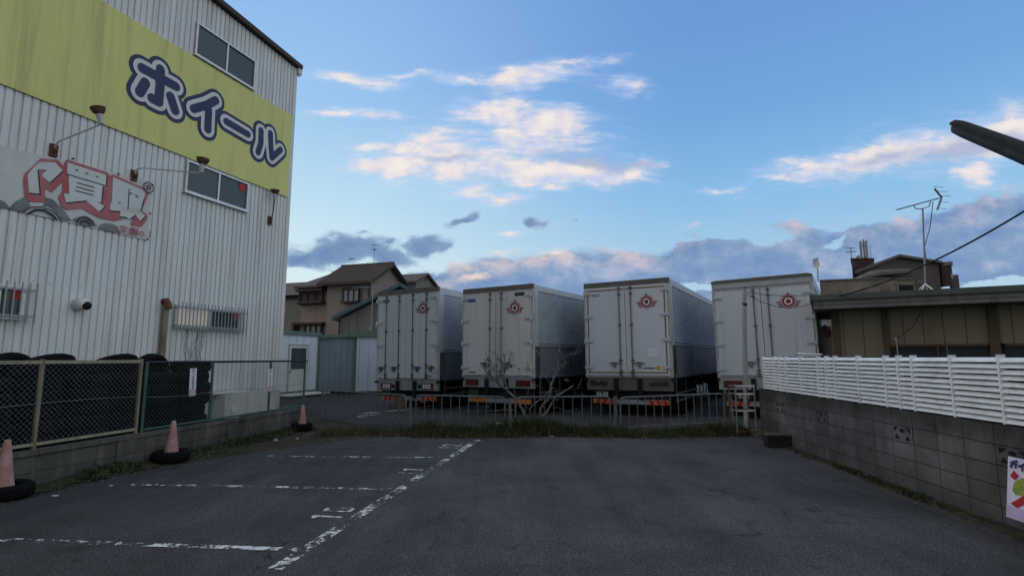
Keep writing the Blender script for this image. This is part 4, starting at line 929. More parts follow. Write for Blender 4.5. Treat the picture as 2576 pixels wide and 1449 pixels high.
# ================================================================== TRUCKS
def truck(label, X_, Y_, yaw, roll, zt, zb, opt):
    Fr = Frame(X_, Y_, math.cos(yaw), -math.sin(yaw))
    t = Thing('box_truck', label, 'truck', Fr, (0, 0, 0), 'white box trucks parked side by side', roll=roll)
    W2 = 1.245; LEN = 9.6; hdr = opt.get('hdr', .14); hz = zt - hdr
    body = MB(); body.box(-W2 + .03, W2 - .035, .10, LEN, zb + .02, zt - .02); bo = t.part('cargo_body', body, M['silver_dull'])
    # right side: corner post, ribbed wing, drop side
    split = zb + .86
    g = MB(); g.box(W2 - .035, W2 + .012, .07, .27, split + .01, zt - .13); t.part('corner_panel', g, M['silver'], bo)
    g = MB(); n = int((zt - .17 - split - .1) / .068); vs = []; fs = []
    z = split + .10; y0, y1 = .27, LEN - .05; k = 0
    for i in range(n):
        for dx, dz in ((.0, .004), (.027, .033), (.027, .039), (.0, .064)):
            vs += [(W2 - .02 + dx, y0, z + dz), (W2 - .02 + dx, y1, z + dz)]
        z += .068
    m_ = len(vs) // 2; fs = [(2 * i, 2 * i + 1, 2 * i + 3, 2 * i + 2) for i in range(m_ - 1)]; g.add(vs, fs); ztop = z
    t.part('ribbed_wing', g, M['silver'], bo)
    g = MB(); g.box(W2 - .03, W2 + .014, .26, LEN - .05, ztop - .005, zt - .03); g.box(W2 - .03, W2 + .014, .05, .27, zt - .13, zt - .03); t.part('roof_rail', g, M['silver'], bo)
    g = MB(); g.box(W2 - .03, W2 + .018, .27, LEN - .05, split, split + .105); t.part('wing_edge', g, M['silver_dull'], bo)
    g = MB(); g.box(W2 - .03, W2 + .004, .32, LEN - .05, zb + .12, split - .02); g.box(W2 - .03, W2 + .012, .30, LEN - .05, zb - .02, zb + .11); g.box(W2 + .004, W2 + .016, 2.6, 2.64, zb + .12, split - .03)
    sd_ = t.part('drop_side', g, M['slate'], bo)
    g = MB(); g.tube([(W2 + .03, .30, zb + .1), (W2 + .03, .30, split - .04)], .022, 8); g.box(W2, W2 + .03, .12, .16, zb, split); t.part('stanchion', g, M['rod_dark'], bo)
    g = MB(); 
    if opt.get('side_text'):
        tx = opt['side_text']; y = opt.get('side_y', .75)
        for ch in tx:
            text(g, ch, .26, lambda u, v, q_: (W2 + .0075, y + u * opt.get('side_sx', .8), zb + .36 + v)); y += opt.get('side_step', .40)
        t.part('side_lettering', g, M['ink'], sd_)
    g = MB()
    for i in range(10): g = MB(); g.lathe([(0, 0), (.03, 0), (.026, .02), (0, .025)], (W2 + .012, .55 + i * .42, zb + .045), 'x', 8); t.part('side_latch', g, M['rod'], sd_)
    g = MB(); g.box(-W2 - .002, -W2 + .03, .06, LEN, zb + .0, zt - .05); t.part('left_side_panel', g, M['silver_dull'], bo)
    # rear frame
    g = MB(); g.box(-W2, W2, .0, .10, hz, zt); fr = t.part('rear_header', g, M['header'] if opt.get('rusty', True) else M['silver_dull'], bo)
    g = MB(); 
    for s_ in (-1, 1): xx = s_ * (W2 - .028); g.box(xx - .028, xx + .028, 0, .1, zb, hz)
    g.box(-W2 + .056, W2 - .056, .0, .1, zb, zb + .05); t.part('rear_frame', g, M['door_trim'], bo)
    if opt.get('cap'):
        g = MB(); g.prism([(-W2 - .01, zt - .02), (W2 + .01, zt - .02), (W2 + .01, zt + .03), (W2 - .09, zt + .06), (-W2 + .09, zt + .06), (-W2 - .01, zt + .03)], -.03, LEN); t.part('roof_cap', g, M['header'], bo)
        g = MB(); g.box(-W2 + .05, W2 - .05, -.03, 0, hz + .045, hz + .07); t.part('header_bead', g, M['silver_dull'], bo)
    # doors
    D0, D1 = zb + .055, hz - .012; doors = []
    for s_ in (-1, 1):
        xa, xb = sorted((s_ * .008, s_ * (W2 - .06)))
        g = MB(); g.box(xa, xb, -.035, .06, D0, D1); d = t.part('rear_door', g, M['door_white_%d' % opt['n']]); doors.append(d)
        g = MB()
        if opt.get('ribs'):
            for q_ in opt['ribs']: g.box(s_ * q_ - .012, s_ * q_ + .012, -.038, -.035, D0 + .05, D1 - .03)
            t.part('door_rib', g, M['door_trim'], d); g = MB()
        tc = opt.get('trim')
        if tc:
            f = .035; o_ = .055
            g.box(xa + (o_ if s_ < 0 else .02), xb - (.02 if s_ < 0 else o_), -.042, -.035, D0 + .06, D0 + .06 + f); g.box(xa + (o_ if s_ < 0 else .02), xb - (.02 if s_ < 0 else o_), -.042, -.035, D1 - .06 - f, D1 - .06)
            xo = xa + o_ if s_ < 0 else xb - o_ - f; g.box(xo, xo + f, -.042, -.035, D0 + .06 + f, D1 - .06 - f); t.part('door_trim', g, M[tc], d); g = MB()
        else:
            f = .018; g.box(xa, xb, -.040, -.035, D0, D0 + f); g.box(xa, xb, -.040, -.035, D1 - f, D1); xo = xa if s_ < 0 else xb - f; g.box(xo, xo + f, -.040, -.035, D0 + f, D1 - f); t.part('door_gasket', g, M['door_trim'], d)
        for i, fz in enumerate(opt.get('hinges', (.045, .33, .62, .93))):
            z = D1 - .05 - (D1 - D0 - .1) * fz; hx = s_ * (W2 - .02); g = MB()
            g.box(min(hx, hx - s_ * .24), max(hx, hx - s_ * .24), -.055, -.041, z - .045, z + .045)
            g.box(min(hx, hx - s_ * .20), max(hx, hx - s_ * .20), -.066, -.055, z - .018, z + .018); g.tube([(hx, -.05, z - .06), (hx, -.05, z + .06)], .022, 8)
            t.part('hinge', g, M['silver'], d)
        for q_ in opt['rods']:
            xx = s_ * q_; g = MB(); rm = M[opt.get('rodmat', 'rod')]
            g.tube([(xx, -.075, D0 - .05), (xx, -.075, D1 + .02)], .017, 8)
            rd = t.part('lock_rod', g, rm, d, smooth=True)
            g = MB()
            for z in (D0 + .02, D0 + .12, D0 + .42, D0 + (D1 - D0) * .56, D1 - .06, D1 - .22): g.box(xx - .035, xx + .035, -.085, -.035, z - .028, z + .028)
            t.part('rod_bracket', g, M['rod_dark'], rd)
            sg = 1 if (q_ < .4 and len(opt['rods']) > 1) or len(opt['rods']) == 1 else 1
            g = MB(); z = D0 + .34; hx = xx + s_ * .30; lo, hi = sorted((xx, xx + s_ * .34)); g.box(lo, hi, -.075, -.055, z - .014, z + .014); cx_ = xx + s_ * .19
            g.prism([(cx_ - .06, z + .035), (cx_ + .06, z + .035), (cx_ + .045, z - .06), (cx_ + .02, z - .13), (cx_ - .02, z - .13), (cx_ - .045, z - .06)], -.085, -.035); t.part('handle', g, rm, rd)
    # emblem on the right door
    ex, ez = opt['emblem']; P_ = lambda u, v, k: (ex + u, -.037 - .0016 * k, ez + v)
    ux, uy = (1, 0, 0), (0, 0, 1); S_ = opt.get('es', 1.0)
    g = MB(); g.ring(P_(0, 0, 1), .150 * S_, .185 * S_, ux, uy)
    for i in range(18): a_ = R(i * 20); g.disc(P_(.192 * S_ * math.cos(a_), .192 * S_ * math.sin(a_), 2), .016, ux, uy, 8)
    em2 = g; g3 = MB(); g3.ring(P_(0, 0, 3), .062 * S_, .098 * S_, ux, uy)
    g = MB(); g.ring(P_(0, 0, 2), .096 * S_, .142 * S_, ux, uy); g.disc(P_(0, 0, 2), .058 * S_, ux, uy, 24)
    g.disc(P_(0, .20 * S_, 3), .028, ux, uy, 8)
    for s_ in (-1, 1):
        for i, (l0, l1, v) in enumerate(((.18, .31, -.01), (.165, .27, -.07), (.14, .235, -.125))):
            sk = .02; g.poly([P_(s_ * l0 * S_, v * S_, 4), P_(s_ * l1 * S_, (v + sk) * S_, 4), P_(s_ * (l1 - .03) * S_, (v - .032 + sk) * S_, 4), P_(s_ * l0 * S_, (v - .032) * S_, 4)])
    e1 = t.part('emblem', g, M['emblem'], doors[1]); t.part('emblem_ring', em2, M['emblem_pale'], doors[1]); t.part('emblem_circle', g3, M['paper'], doors[1])
    # stickers
    for (nm, xa, xb, za, zb_, mt, tx, ts, tm) in opt.get('stickers', ()):
        g = MB(); g.box(xa, xb, -.039, -.035, za, zb_); d = doors[0] if xb < 0 else doors[1]
        so = t.part(nm, g, M[mt], d)
        if tx: g = MB(); text(g, tx, ts, lambda u, v, q_: ((xa + xb) / 2 + u, -.041, (za + zb_) / 2 + v)); t.part('lettering', g, M[tm], so)
    if opt.get('dot'):
        xx, z = opt['dot']; g = MB(); g.lathe([(0, 0), (.055, 0), (.055, -.006), (0, -.006)], (xx, -.036, z), 'y', 12); t.part('round_sticker', g, M['yellow_dot'], doors[1])
    if opt.get('door_word'):
        wx, wz, wt = opt['door_word']; g = MB(); text(g, wt, .105, lambda u, v, q_: (wx + u, -.040, wz + v)); t.part('lettering', g, M['ink'], doors[0])
    # lower rear panel
    q0 = zb - opt.get('panel', .34)
    g = MB(); g.box(-W2 + .02, W2 - .02, .02, .14, q0, zb - .004); lp = t.part('tail_panel', g, M[opt.get('panelmat', 'silver_dull')])
    g = MB()
    for s_ in (-1, 1): g = MB(); g.box(s_ * .34 - .055, s_ * .34 + .055, -.05, .02, q0 - .25, zb - .03); t.part('rubber_buffer', g, M['black'], lp)
    g = MB()
    for s_ in (-1, 1): g = MB(); g.box(s_ * (W2 + .0) - .05, s_ * (W2) + .05, -.03, .03, zb - .10, zb - .03); t.part('corner_buffer', g, M['black'], lp)
    for s_ in (-1, 1):
        for (xa, xb, za, zb_, mt) in opt['lamps']:
            lo, hi = sorted((s_ * xa, s_ * xb)); g = MB(); g.box(lo, hi, -.01, .02, q0 + za, q0 + zb_); t.part('tail_light', g, M[mt], lp)
    if opt.get('lampframe'):
        xa, xb, za, zb_ = opt['lampframe']
        for s_ in (-1, 1):
            lo, hi = sorted((s_ * xa, s_ * xb)); g = MB(); g.box(lo, hi, .0, .02, q0 + za, q0 + zb_); t.part('lamp_frame', g, M[opt.get('framemat', 'lamp_red')], lp)
    # bumper with reflectors, plate, flaps, wheels, chassis, cab
    bz = opt.get('bump', .52); g = MB(); g.box(-1.05, 1.05, .12, .2, bz, bz + .13); bp = t.part('bumper', g, M['silver_dull'])
    for s_ in (-1, 1):
        lo, hi = sorted((s_ * .52, s_ * 1.08)); g = MB(); g.box(lo, hi, .105, .119, bz, bz + .125); rf = t.part('reflector', g, M['orange'], bp)
        if opt.get('stripes', True):
            g = MB(); ww = .11
            for i in range(3):
                c_ = lo + .07 + i * .19; sk = .07 * s_
                g.poly([(c_, .102, bz + .003), (c_ + ww, .102, bz + .003), (c_ + ww - sk, .102, bz + .122), (c_ - sk, .102, bz + .122)])
            t.part('reflector_stripe', g, M['refl_red'], rf)
    px_ = opt.get('plate_x', -.85); g = MB(); g.box(px_ - .19, px_ + .19, .04, .05, bz + .18, bz + .36); pl = t.part('number_plate', g, M['plate_green'])
    if opt.get('plate'):
        g = MB(); text(g, opt['plate'], .15, lambda u, v, q_: (px_ + u, .037, bz + .26 + v), bold=.004); t.part('lettering', g, M['letter_white'], pl)
    g = MB()
    for s_ in (-1, 1): g.box(s_ * .45 - .08, s_ * .45 + .08, .2, LEN + .2, .72, .98)
    for y in (1.2, 2.4, 3.6, 5, 6.4): g.box(-1.1, 1.1, y, y + .12, .66, .98)
    g.box(-1.1, 1.1, .25, .33, bz - .02, .95); g.box(-.55, .55, 3.2, 4.6, .45, .95); t.part('chassis', g, M['chassis'])
    g = MB()
    for s_ in (-1, 1): g = MB(); g.box(s_ * .92 - .26, s_ * .92 + .26, .78, .80, .16, .86); t.part('mud_flap', g, M['black'])
    for y in (1.55, 2.75, 8.6):
        for s_ in (-1, 1):
            g = MB(); g.lathe([(.20, -.24), (.30, -.26), (.44, -.25), (.49, -.2), (.50, 0), (.49, .2), (.44, .25), (.30, .26), (.20, .24)], (s_ * .95, y, .50), 'x', 28, closed=True); wh = t.part('wheel', g, M['rubber'], smooth=True)
            g = MB(); g.lathe([(0, .1), (.12, .1), (.15, .18), (.29, .2), (.31, .24), (.31, .15), (0, .15)] if s_ > 0 else [(0, -.1), (.12, -.1), (.15, -.18), (.29, -.2), (.31, -.24), (.31, -.15), (0, -.15)], (s_ * .95, y, .50), 'x', 24); t.part('rim', g, M['silver_dull'], wh, smooth=True)
    g = MB(); g.prism([(LEN + .25, .55), (LEN + 2.1, .55), (LEN + 2.15, 1.6), (LEN + 1.85, 2.85), (LEN + .35, 2.95), (LEN + .25, 2.8)], -1.2, 1.2, 'x'); t.part('cab', g, M['door_white'])
    g = MB(); g.tube([(W2 - .02, .35, .62), (W2 - .02, 3.2, .62)], .025, 6); g.tube([(W2 - .02, .35, .42), (W2 - .02, 3.2, .42)], .025, 6)
    for y in (.4, 1.6, 3.1): g.tube([(W2 - .02, y, .4), (W2 - .02, y, zb)], .02, 6)
    t.part('side_guard', g, M['rod_dark'])
    for k in opt.get('extra', ()): k(t, Fr, zb, W2)
    return t
def e_hose(t, Fr, zb, W2):
    g = MB()
    for y in (3.6, 4.2, 4.8): g.tube([(W2 - .05, y, zb - .05), (W2 - .02, y + .1, zb - .25), (W2 - .02, y + .12, .5), (W2 - .1, y + .1, .35)], .02, 6)
    t.part('side_guard_bracket', g, M['rod'])
def e_fender(t, Fr, zb, W2):
    g = MB(); g.prism([(-W2 - .0, .40), (-W2 + .28, .40), (-W2 + .32, .62), (-W2 + .22, .75), (-W2 + .02, .72), (-W2 - .08, .55)], .5, .95); t.part('fender', g, M['white_trim'])
truck('white box truck with four dark lock rods, beside the prefab sheds', -3.409, 17.575, .476, -.014, 3.853, .893,
      dict(n=1, rods=(.28, .82), rodmat='rod_dark', emblem=(.66, 3.18), hdr=.16, dot=(1.02, 1.33), stickers=(('maker_plate', -1.02, -.72, 3.46, 3.55, 'sticker_blue', None, 0, None), ('maker_strip', .76, 1.06, 1.00, 1.035, 'rod_dark', None, 0, None)),
           lamps=((.66, .74, .06, .2, 'lamp_clear'), (.77, .85, .06, .2, 'lamp_clear'), (.88, .96, .06, .2, 'lamp_clear'), (.48, .58, .08, .18, 'black')), lampframe=(.62, 1.05, .03, .23), ribs=(.55,), bump=.24, panel=.33, stripes=True, extra=(e_fender,)))
truck('white box truck with two pale lock rods, behind the bare dead shrub', -.451, 15.741, .566, -.003, 3.691, 1.049,
      dict(n=2, rods=(.20,), emblem=(.66, 3.02), hdr=.15, stickers=(('maker_plate', -1.02, -.74, 3.27, 3.37, 'sticker_blue', None, 0, None), ('maker_plate', .66, 1.0, 3.36, 3.46, 'ink', None, 0, None), ('maker_strip', -.98, -.72, 1.16, 1.20, 'rod_dark', None, 0, None)),
           lamps=((.66, 1.12, .05, .23, 'lamp_red'),), panel=.30, bump=.31, stripes=False, side_text='社会式株', side_y=1.7, side_step=.62, side_sx=.8))
truck('white box truck with mustard door trim and a square notice on the right door', 3.237, 15.152, .515, -.009, 3.783, 1.064,
      dict(n=3, rods=(.17,), emblem=(.62, 3.14), trim='mustard', hdr=.15, dot=(.86, 1.33), door_word=(-.86, 3.40, 'TREX'), stickers=(('paper_notice', .60, .86, 1.62, 1.86, 'paper', None, 0, None), ('maker_strip', .46, .78, 1.30, 1.335, 'rod_dark', None, 0, None)),
           lamps=((.62, .76, .14, .27, 'lamp_dark'), (.79, .93, .14, .27, 'lamp_dark'), (.96, 1.1, .14, .27, 'lamp_dark'), (.64, .74, .23, .255, 'lamp_clear'), (.81, .91, .23, .255, 'lamp_clear')), panel=.36, panelmat='header', bump=.32, plate='33-23', plate_x=-.78, side_text='社会式株送運', side_y=2.1, side_step=.52, side_sx=.6, extra=(e_hose,)))
truck('white box truck with a dark roof cap, beside the olive shed on the right', 6.755, 14.348, .557, -.019, 3.705, 1.09,
      dict(n=4, rods=(.18,), emblem=(.66, 3.06), cap=True, rusty=False, hdr=.22, hinges=(.07, .36, .65, .95), lamps=((.62, 1.1, .06, .24, 'lamp_red'),), panel=.33, bump=.32, plate='7-33', plate_x=-.62))
# ================================================================== BACK BARRIERS
def barrier(label, pa, pb, h0=.8, h1=.8, pitch=.215):
    a, b_ = on_ground(*pa, h0), on_ground(*pb, h1); d = (b_ - a); ln = math.hypot(d.x, d.y)
    F_ = Frame(a.x, a.y, d.x, d.y)
    t = Thing('pipe_barrier', label, 'barrier', F_, (ln / 2, 0, 0), 'grey pipe barriers along the back of the lot')
    g = MB(); g.tube([(0, 0, .0), (0, 0, h0 - .09), (.03, 0, h0 - .02), (.1, 0, h0), (ln - .1, 0, h1), (ln - .03, 0, h1 - .02), (ln, 0, h1 - .09), (ln, 0, .0)], .019, 8); t.part('frame', g, M['barrier_grey'], smooth=True)
    g = MB(); g.tube([(0, 0, .12), (ln, 0, .12)], .014, 6); t.part('bottom_rail', g, M['barrier_grey'])
    n = max(2, round(ln / pitch))
    for i in range(1, n): x = ln * i / n; g = MB(); g.tube([(x, 0, .1), (x, 0, h0 + (h1 - h0) * i / n)], .0105, 6); t.part('bar', g, M['barrier_grey'])
barrier('pipe barrier at the left end, before the prefab sheds', (820, 982), (1022, 994), .75, .75)
barrier('pipe barrier in front of the truck with four lock rods', (1047, 994), (1270, 998), .75, .75)
barrier('pipe barrier caught in the dead shrub', (1297, 999), (1534, 997), .75, .75)
barrier('slightly leaning pipe barrier at the right end by the rusty rack', (1560, 1000), (1820, 989.5), .75, .77)
for px, py, r, lab in ((813, 981, .03, 'thin grey barrier post at the left end of the barriers'), (1033, 1000, .03, 'thin grey barrier post before the leftmost truck'), (1283, 1003, .034, 'thick grey barrier post beside the dead shrub'), (1548, 999, .04, 'thick grey barrier post before the truck with mustard trim'), (1836, 991, .045, 'tilted grey barrier post next to the rusty rack')):
    c = on_ground(px, py, .75); t = Thing('barrier_post', lab, 'post', WORLD, (c.x, c.y, 0), 'posts between the pipe barriers')
    dx = -.05 if px > 1800 else 0
    g = MB(); g.tube([(c.x - dx, c.y, -.02), (c.x + dx * .3, c.y, .74)], r, 10); g.tube([(c.x + dx * .3, c.y, .74), (c.x + dx * .3, c.y, .765)], r * 1.12, 10); t.part('pole', g, M['barrier_grey'], smooth=True)
c = on_ground(1003, 1020, .12); t = Thing('round_board', 'round brown board standing on edge behind the left barriers', 'board', WORLD, (c.x, c.y, 0))
g = MB(); g.lathe([(0, 0), (.20, 0), (.21, .015), (.20, .03), (0, .03)], (c.x, c.y, .2), 'y', 24); t.part('disc', g, M['brown_board'])

# ================================================================== DEAD SHRUB
SY = 12.0; base = at_depth(1345, 1085, SY)
t = Thing('dead_shrub', 'bare pale dead shrub with twisted branches growing through the barriers', 'shrub', WORLD, (base.x, SY, 0))
random.seed(21)
def br(mb, pts, r0, r1, jit=.0):
    q = []; dy = 0
    for i, (x, y) in enumerate(pts):
        zz = 1300 + x / 4.83; yy = 920 + y / 4.83
        p_ = at_depth(zz * .9055, yy * .9055, SY + dy); q.append(p_); dy += random.uniform(-.10, .10)
    n = len(q); fine = []
    for i in range(n - 1):
        for k in range(3):
            f = k / 3; v = q[i].lerp(q[i + 1], f); 
            if i + k: v += Vector((random.uniform(-1, 1), random.uniform(-1, 1), random.uniform(-1, 1))) * .008
            fine.append(v)
    fine.append(q[-1]); m_ = len(fine)
    mb.tube(fine, [(r0 + (r1 - r0) * i / (m_ - 1)) * .58 for i in range(m_)], 7)
g = MB()
br(g, [(800, 1330), (790, 1180), (700, 1000), (620, 880), (530, 800), (510, 760)], .055, .042)
br(g, [(1000, 1330), (985, 1150), (1060, 1080), (1110, 980), (1180, 880), (1410, 730)], .055, .022)
br(g, [(890, 1330), (850, 1180), (830, 1040), (900, 960), (1000, 880), (1090, 800)], .04, .014)
br(g, [(960, 1250), (975, 1030), (1070, 920), (1105, 820), (1115, 710)], .05, .042)
trunk = t.part('trunk', g, M['bark'], smooth=True)
LB = [((510, 770), (440, 740), (395, 690), (340, 620), (235, 530), (205, 450), .035, .012), ((520, 770), (500, 690), (490, 580), (480, 480), (440, 420), (370, 300), (355, 270), .03, .009), ((490, 590), (500, 470), (490, 390), (495, 320), .018, .009), ((495, 480), (540, 420), (570, 340), (575, 285), .016, .007), ((400, 690), (385, 560), (390, 450), (380, 370), .022, .010), ((390, 530), (440, 560), (490, 590), .016, .012), ((350, 560), (330, 490), (250, 380), .014, .006), ((235, 530), (265, 470), (275, 455), .012, .006), ((490, 520), (560, 480), (575, 460), .012, .006), ((380, 680), (280, 640), (240, 620), .01, .004),
      ((1115, 710), (1180, 580), (1210, 490), (1215, 400), (1215, 300), (1235, 180), (1252, 80), .034, .007), ((1210, 530), (1250, 480), (1310, 435), .02, .010), ((1200, 385), (1130, 345), (1040, 295), .012, .005), ((1215, 345), (1330, 325), (1430, 300), (1520, 255), .010, .004), ((1200, 450), (1090, 420), (990, 350), (940, 270), .007, .003), ((1090, 690), (1030, 580), (1020, 520), (1090, 270), (1115, 120), .008, .004), ((1310, 430), (1290, 370), (1270, 305), .006, .003), ((1110, 760), (1160, 765), .02, .014),
      ((980, 880), (960, 760), (975, 620), .007, .004), ((640, 870), (610, 760), (580, 610), (605, 515), .009, .005), ((640, 700), (665, 600), (680, 505), .008, .005), ((785, 620), (800, 480), (805, 300), .008, .004), ((1000, 900), (990, 760), (975, 640), .006, .003), ((790, 870), (810, 790), (825, 760), .008, .004),
      ((630, 1060), (500, 1055), (380, 1060), (220, 1070), .016, .013), ((220, 1070), (130, 1075), (40, 1075), (-30, 1060), .010, .005), ((230, 1050), (310, 970), (290, 890), .010, .008), ((760, 980), (850, 1100), (950, 1180), (1120, 1310), .009, .006), ((1150, 1010), (1250, 1040), (1400, 1080), (1620, 1080), .006, .003), ((1470, 1040), (1440, 1030), .012, .006), ((1470, 770), (1530, 640), .012, .010), ((900, 1000), (890, 860), .02, .018)]
for L_ in LB:
    g = MB(); br(g, L_[:-2], L_[-2], L_[-1])
    if L_[-1] <= .010 and L_[0][1] < 700:
        for k in range(3):
            ex = L_[-3]; a_ = random.uniform(0, 6.28); br(g, [ex, (ex[0] + 22 * math.cos(a_), ex[1] - 14 + 14 * math.sin(a_))], .005, .0025)
    if L_ in LB[:17]:                              # fine side twigs
        for k in range(13 if L_[0][0] < 700 else 7):
            i_ = random.randrange(0, len(L_) - 3); f = random.random(); a_, b_ = L_[i_], L_[i_ + 1]
            s_ = (a_[0] + (b_[0] - a_[0]) * f, a_[1] + (b_[1] - a_[1]) * f); an = math.atan2(b_[1] - a_[1], b_[0] - a_[0]) + random.choice((-1, 1)) * random.uniform(.4, 1.1); ln = random.uniform(30, 95)
            m2_ = (s_[0] + ln * .5 * math.cos(an), s_[1] + ln * .5 * math.sin(an) - 4); br(g, [s_, m2_, (m2_[0] + ln * .5 * math.cos(an + .4), m2_[1] + ln * .5 * math.sin(an + .4) - 14)], .010, .005)
    t.part('branch', g, M['bark'], smooth=True)
g = MB()
for (x, y) in ((880, 700), (1330, 660), (860, 640), (805, 440), (805, 480), (575, 300), (200, 460), (1310, 645), (920, 730), (1120, 870), (575, 470), (680, 510)):
    for k in range(5):
        p_ = at_depth((1300 + (x + random.uniform(-22, 22)) / 4.83) * .9055, (920 + (y + random.uniform(-18, 18)) / 4.83) * .9055, SY + random.uniform(-.06, .06)); a_ = Vector((random.uniform(-1, 1), random.uniform(-1, 1), random.uniform(-.6, .6))) * .035; b2 = Vector((random.uniform(-1, 1), random.uniform(-1, 1), random.uniform(-1, 1))) * .016
        g.poly([p_ - a_, p_ + b2, p_ + a_, p_ - b2])
t.part('leaves', g, M['straw'])

# ================================================================== GRASS, WEEDS, LITTER
random.seed(5)
def tuft(g, c, h, n, spread, lean=.5):
    for i in range(n):
        a_ = random.uniform(0, 6.28); r = spread * random.random() ** .5; p_ = Vector((c[0] + r * math.cos(a_), c[1] + r * math.sin(a_), c[2] if len(c) > 2 else 0))
        hh = h * random.uniform(.45, 1.15); b_ = random.uniform(0, 6.28); d = Vector((math.cos(b_), math.sin(b_), 0)); w_ = Vector((-d.y, d.x, 0)) * random.uniform(.003, .007)
        l_ = random.uniform(.15, 1) * lean * hh
        q0, q1, q2 = p_, p_ + d * l_ * .35 + Vector((0, 0, hh * .6)), p_ + d * l_ + Vector((0, 0, hh))
        k = len(g.v); g.v += [tuple(q0 - w_), tuple(q0 + w_), tuple(q1 + w_ * .8), tuple(q1 - w_ * .8), tuple(q2)]; g.f += [(k, k + 1, k + 2, k + 3), (k + 3, k + 2, k + 4)]
def leafy(g, c, r, h, n, s=.03):
    for i in range(n):
        a_ = random.uniform(0, 6.28); rr = r * random.random() ** .6; p_ = Vector((c[0] + rr * math.cos(a_), c[1] + rr * math.sin(a_), random.uniform(.01, h) * (1 - .5 * rr / r)))
        u = Vector((random.uniform(-1, 1), random.uniform(-1, 1), random.uniform(-.5, .8))).normalized() * s * random.uniform(.6, 1.4); v = u.cross(Vector((random.uniform(-1, 1), random.uniform(-1, 1), 1))).normalized() * u.length * .5
        k = len(g.v); g.v += [tuple(p_ - u), tuple(p_ + v), tuple(p_ + u), tuple(p_ - v)]; g.f += [(k, k + 1, k + 2, k + 3)]
dens = lambda x: .35 if x < -2.2 else (1.0 if x < 2.6 else .8)
g = MB(); lf = MB(); dry = MB()
for i in range(1500):
    x = random.uniform(-4.0, 4.95); y = 11.25 + .12 * math.sin(x * 1.7) + abs(random.gauss(0, .34)) + (0.2 if x < -2 else 0)
    if y > 12.7: continue
    big = max(0, min(1, .5 + .5 * math.sin(x * 2.3 + 1.0) * math.sin(x * .9 + 2) + .35 * math.sin(x * 7.1) * math.sin(x * 3.7 + y * 4)))
    hmax = (.15 + .20 * big) * (1.2 if -2 < x < 1 else .85) * (.5 if y < 11.4 else 1) * (.45 if x < -2.2 else 1)
    if random.random() < dens(x): tuft(g, (x, y), hmax, 12, .11)
    if random.random() < .22 * dens(x): leafy(lf, (x, y), .11, hmax * .8, 20, .022)
    if random.random() < (.7 if x < -1.5 else .34): tuft(dry, (x, y - .1), hmax * .75, 7, .14, 1.4)
tag(g.build('grass', M['grass']), kind='stuff'); tag(lf.build('weeds', M['leaf']), kind='stuff')
for i in range(900):                                     # dead leaves and stalks on the verge
    x = random.uniform(-4.2, 4.9); y = 11.2 + .12 * math.sin(x * 1.7) + random.gauss(.0, .12) + (.3 * random.random() if x < -1 else 0)
    if x > -.8 and random.random() < .45: continue
    p_ = Vector((x, y, random.uniform(.004, .03))); a_ = random.uniform(0, 6.28); u = Vector((math.cos(a_), math.sin(a_), random.uniform(-.3, .4))) * random.uniform(.015, .05); v = Vector((-u.y, u.x, random.uniform(-.02, .02))) * random.uniform(.2, .6)
    dry.poly([p_ - u, p_ + v, p_ + u, p_ - v])
tag(dry.build('dead_leaves', M['straw']), kind='stuff')
g = MB(); gd = MB()
def along_left(x, off): return WF.w(x, off, 0)
for i in range(260):                                     # weeds against the left wall
    x = random.choice((random.uniform(.2, 3.7), random.uniform(.3, 2.6), random.uniform(4.7, 5.5))) ; r = WF.w(x, .05 + abs(random.gauss(0, .13)), 0)
    leafy(g, r, .10, .16 * random.uniform(.4, 1.2), 22, .02)
    if random.random() < .5: tuft(gd, r, .14, 6, .08, .8)
for i in range(120):
    x = random.uniform(.2, 7.5); r = WF.w(x, .1 + abs(random.gauss(0, .16)), 0); tuft(gd, r, .05, 5, .07, 1.2)
tag(g.build('weeds', M['leaf']), kind='stuff'); tag(gd.build('grass', M['grass']), kind='stuff')
RF = Frame(5.13, 11.33, -.46, -6.08)                      # right block wall: x towards the viewer, y away from the lot
g = MB()
for i in range(520):
    x = random.choice((random.uniform(1.5, 9.5), random.uniform(3.2, 5.2))); r = RF.w(x, -.02 - abs(random.gauss(0, .06)), 0)
    tuft(g, r, .055 * random.uniform(.3, 1.3), 7, .05, 1.2)
tag(g.build('grass', M['grass']), kind='stuff')
# soil banked along the walls
def bank(name, F_, x0, x1, y0, wid, h, n=60):
    g = MB(); rows = []
    for i in range(n + 1):
        x = x0 + (x1 - x0) * i / n; ww = wid * (1 + .5 * math.sin(i * .9) * math.sin(i * .37)); hh = h * (1 + .4 * math.sin(i * 1.3 + 1))
        rows.append([F_.w(x, y0, hh), F_.w(x, y0 + ww * .4, hh * .6), F_.w(x, y0 + ww, .0015 if i not in (0, n) else .0015)])
    for r in rows: g.v += [tuple(p_) for p_ in r]
    g.f += [(3 * i + k, 3 * i + 3 + k, 3 * i + 4 + k, 3 * i + 1 + k) for i in range(n) for k in range(2)]
    tag(g.build(name, M['soil'], smooth=True), kind='structure')
bank('soil_bank', WF, .0, 8.5, .0, .34, .05); bank('soil_bank', RF, .3, 10.5, .0, -.16, .035)
g = MB(); random.seed(31)                              # grit gathered along the edges of the lot
def pebble(c, r):
    k = len(g.v); h = r * random.uniform(.5, .9)
    g.v += [(c.x + r * math.cos(q_ * 1.2566 + r * 900) * random.uniform(.7, 1.1), c.y + r * math.sin(q_ * 1.2566 + r * 900) * random.uniform(.7, 1.1), .002) for q_ in range(5)] + [(c.x, c.y, h)]
    g.f += [(k + q_, k + (q_ + 1) % 5, k + 5) for q_ in range(5)]
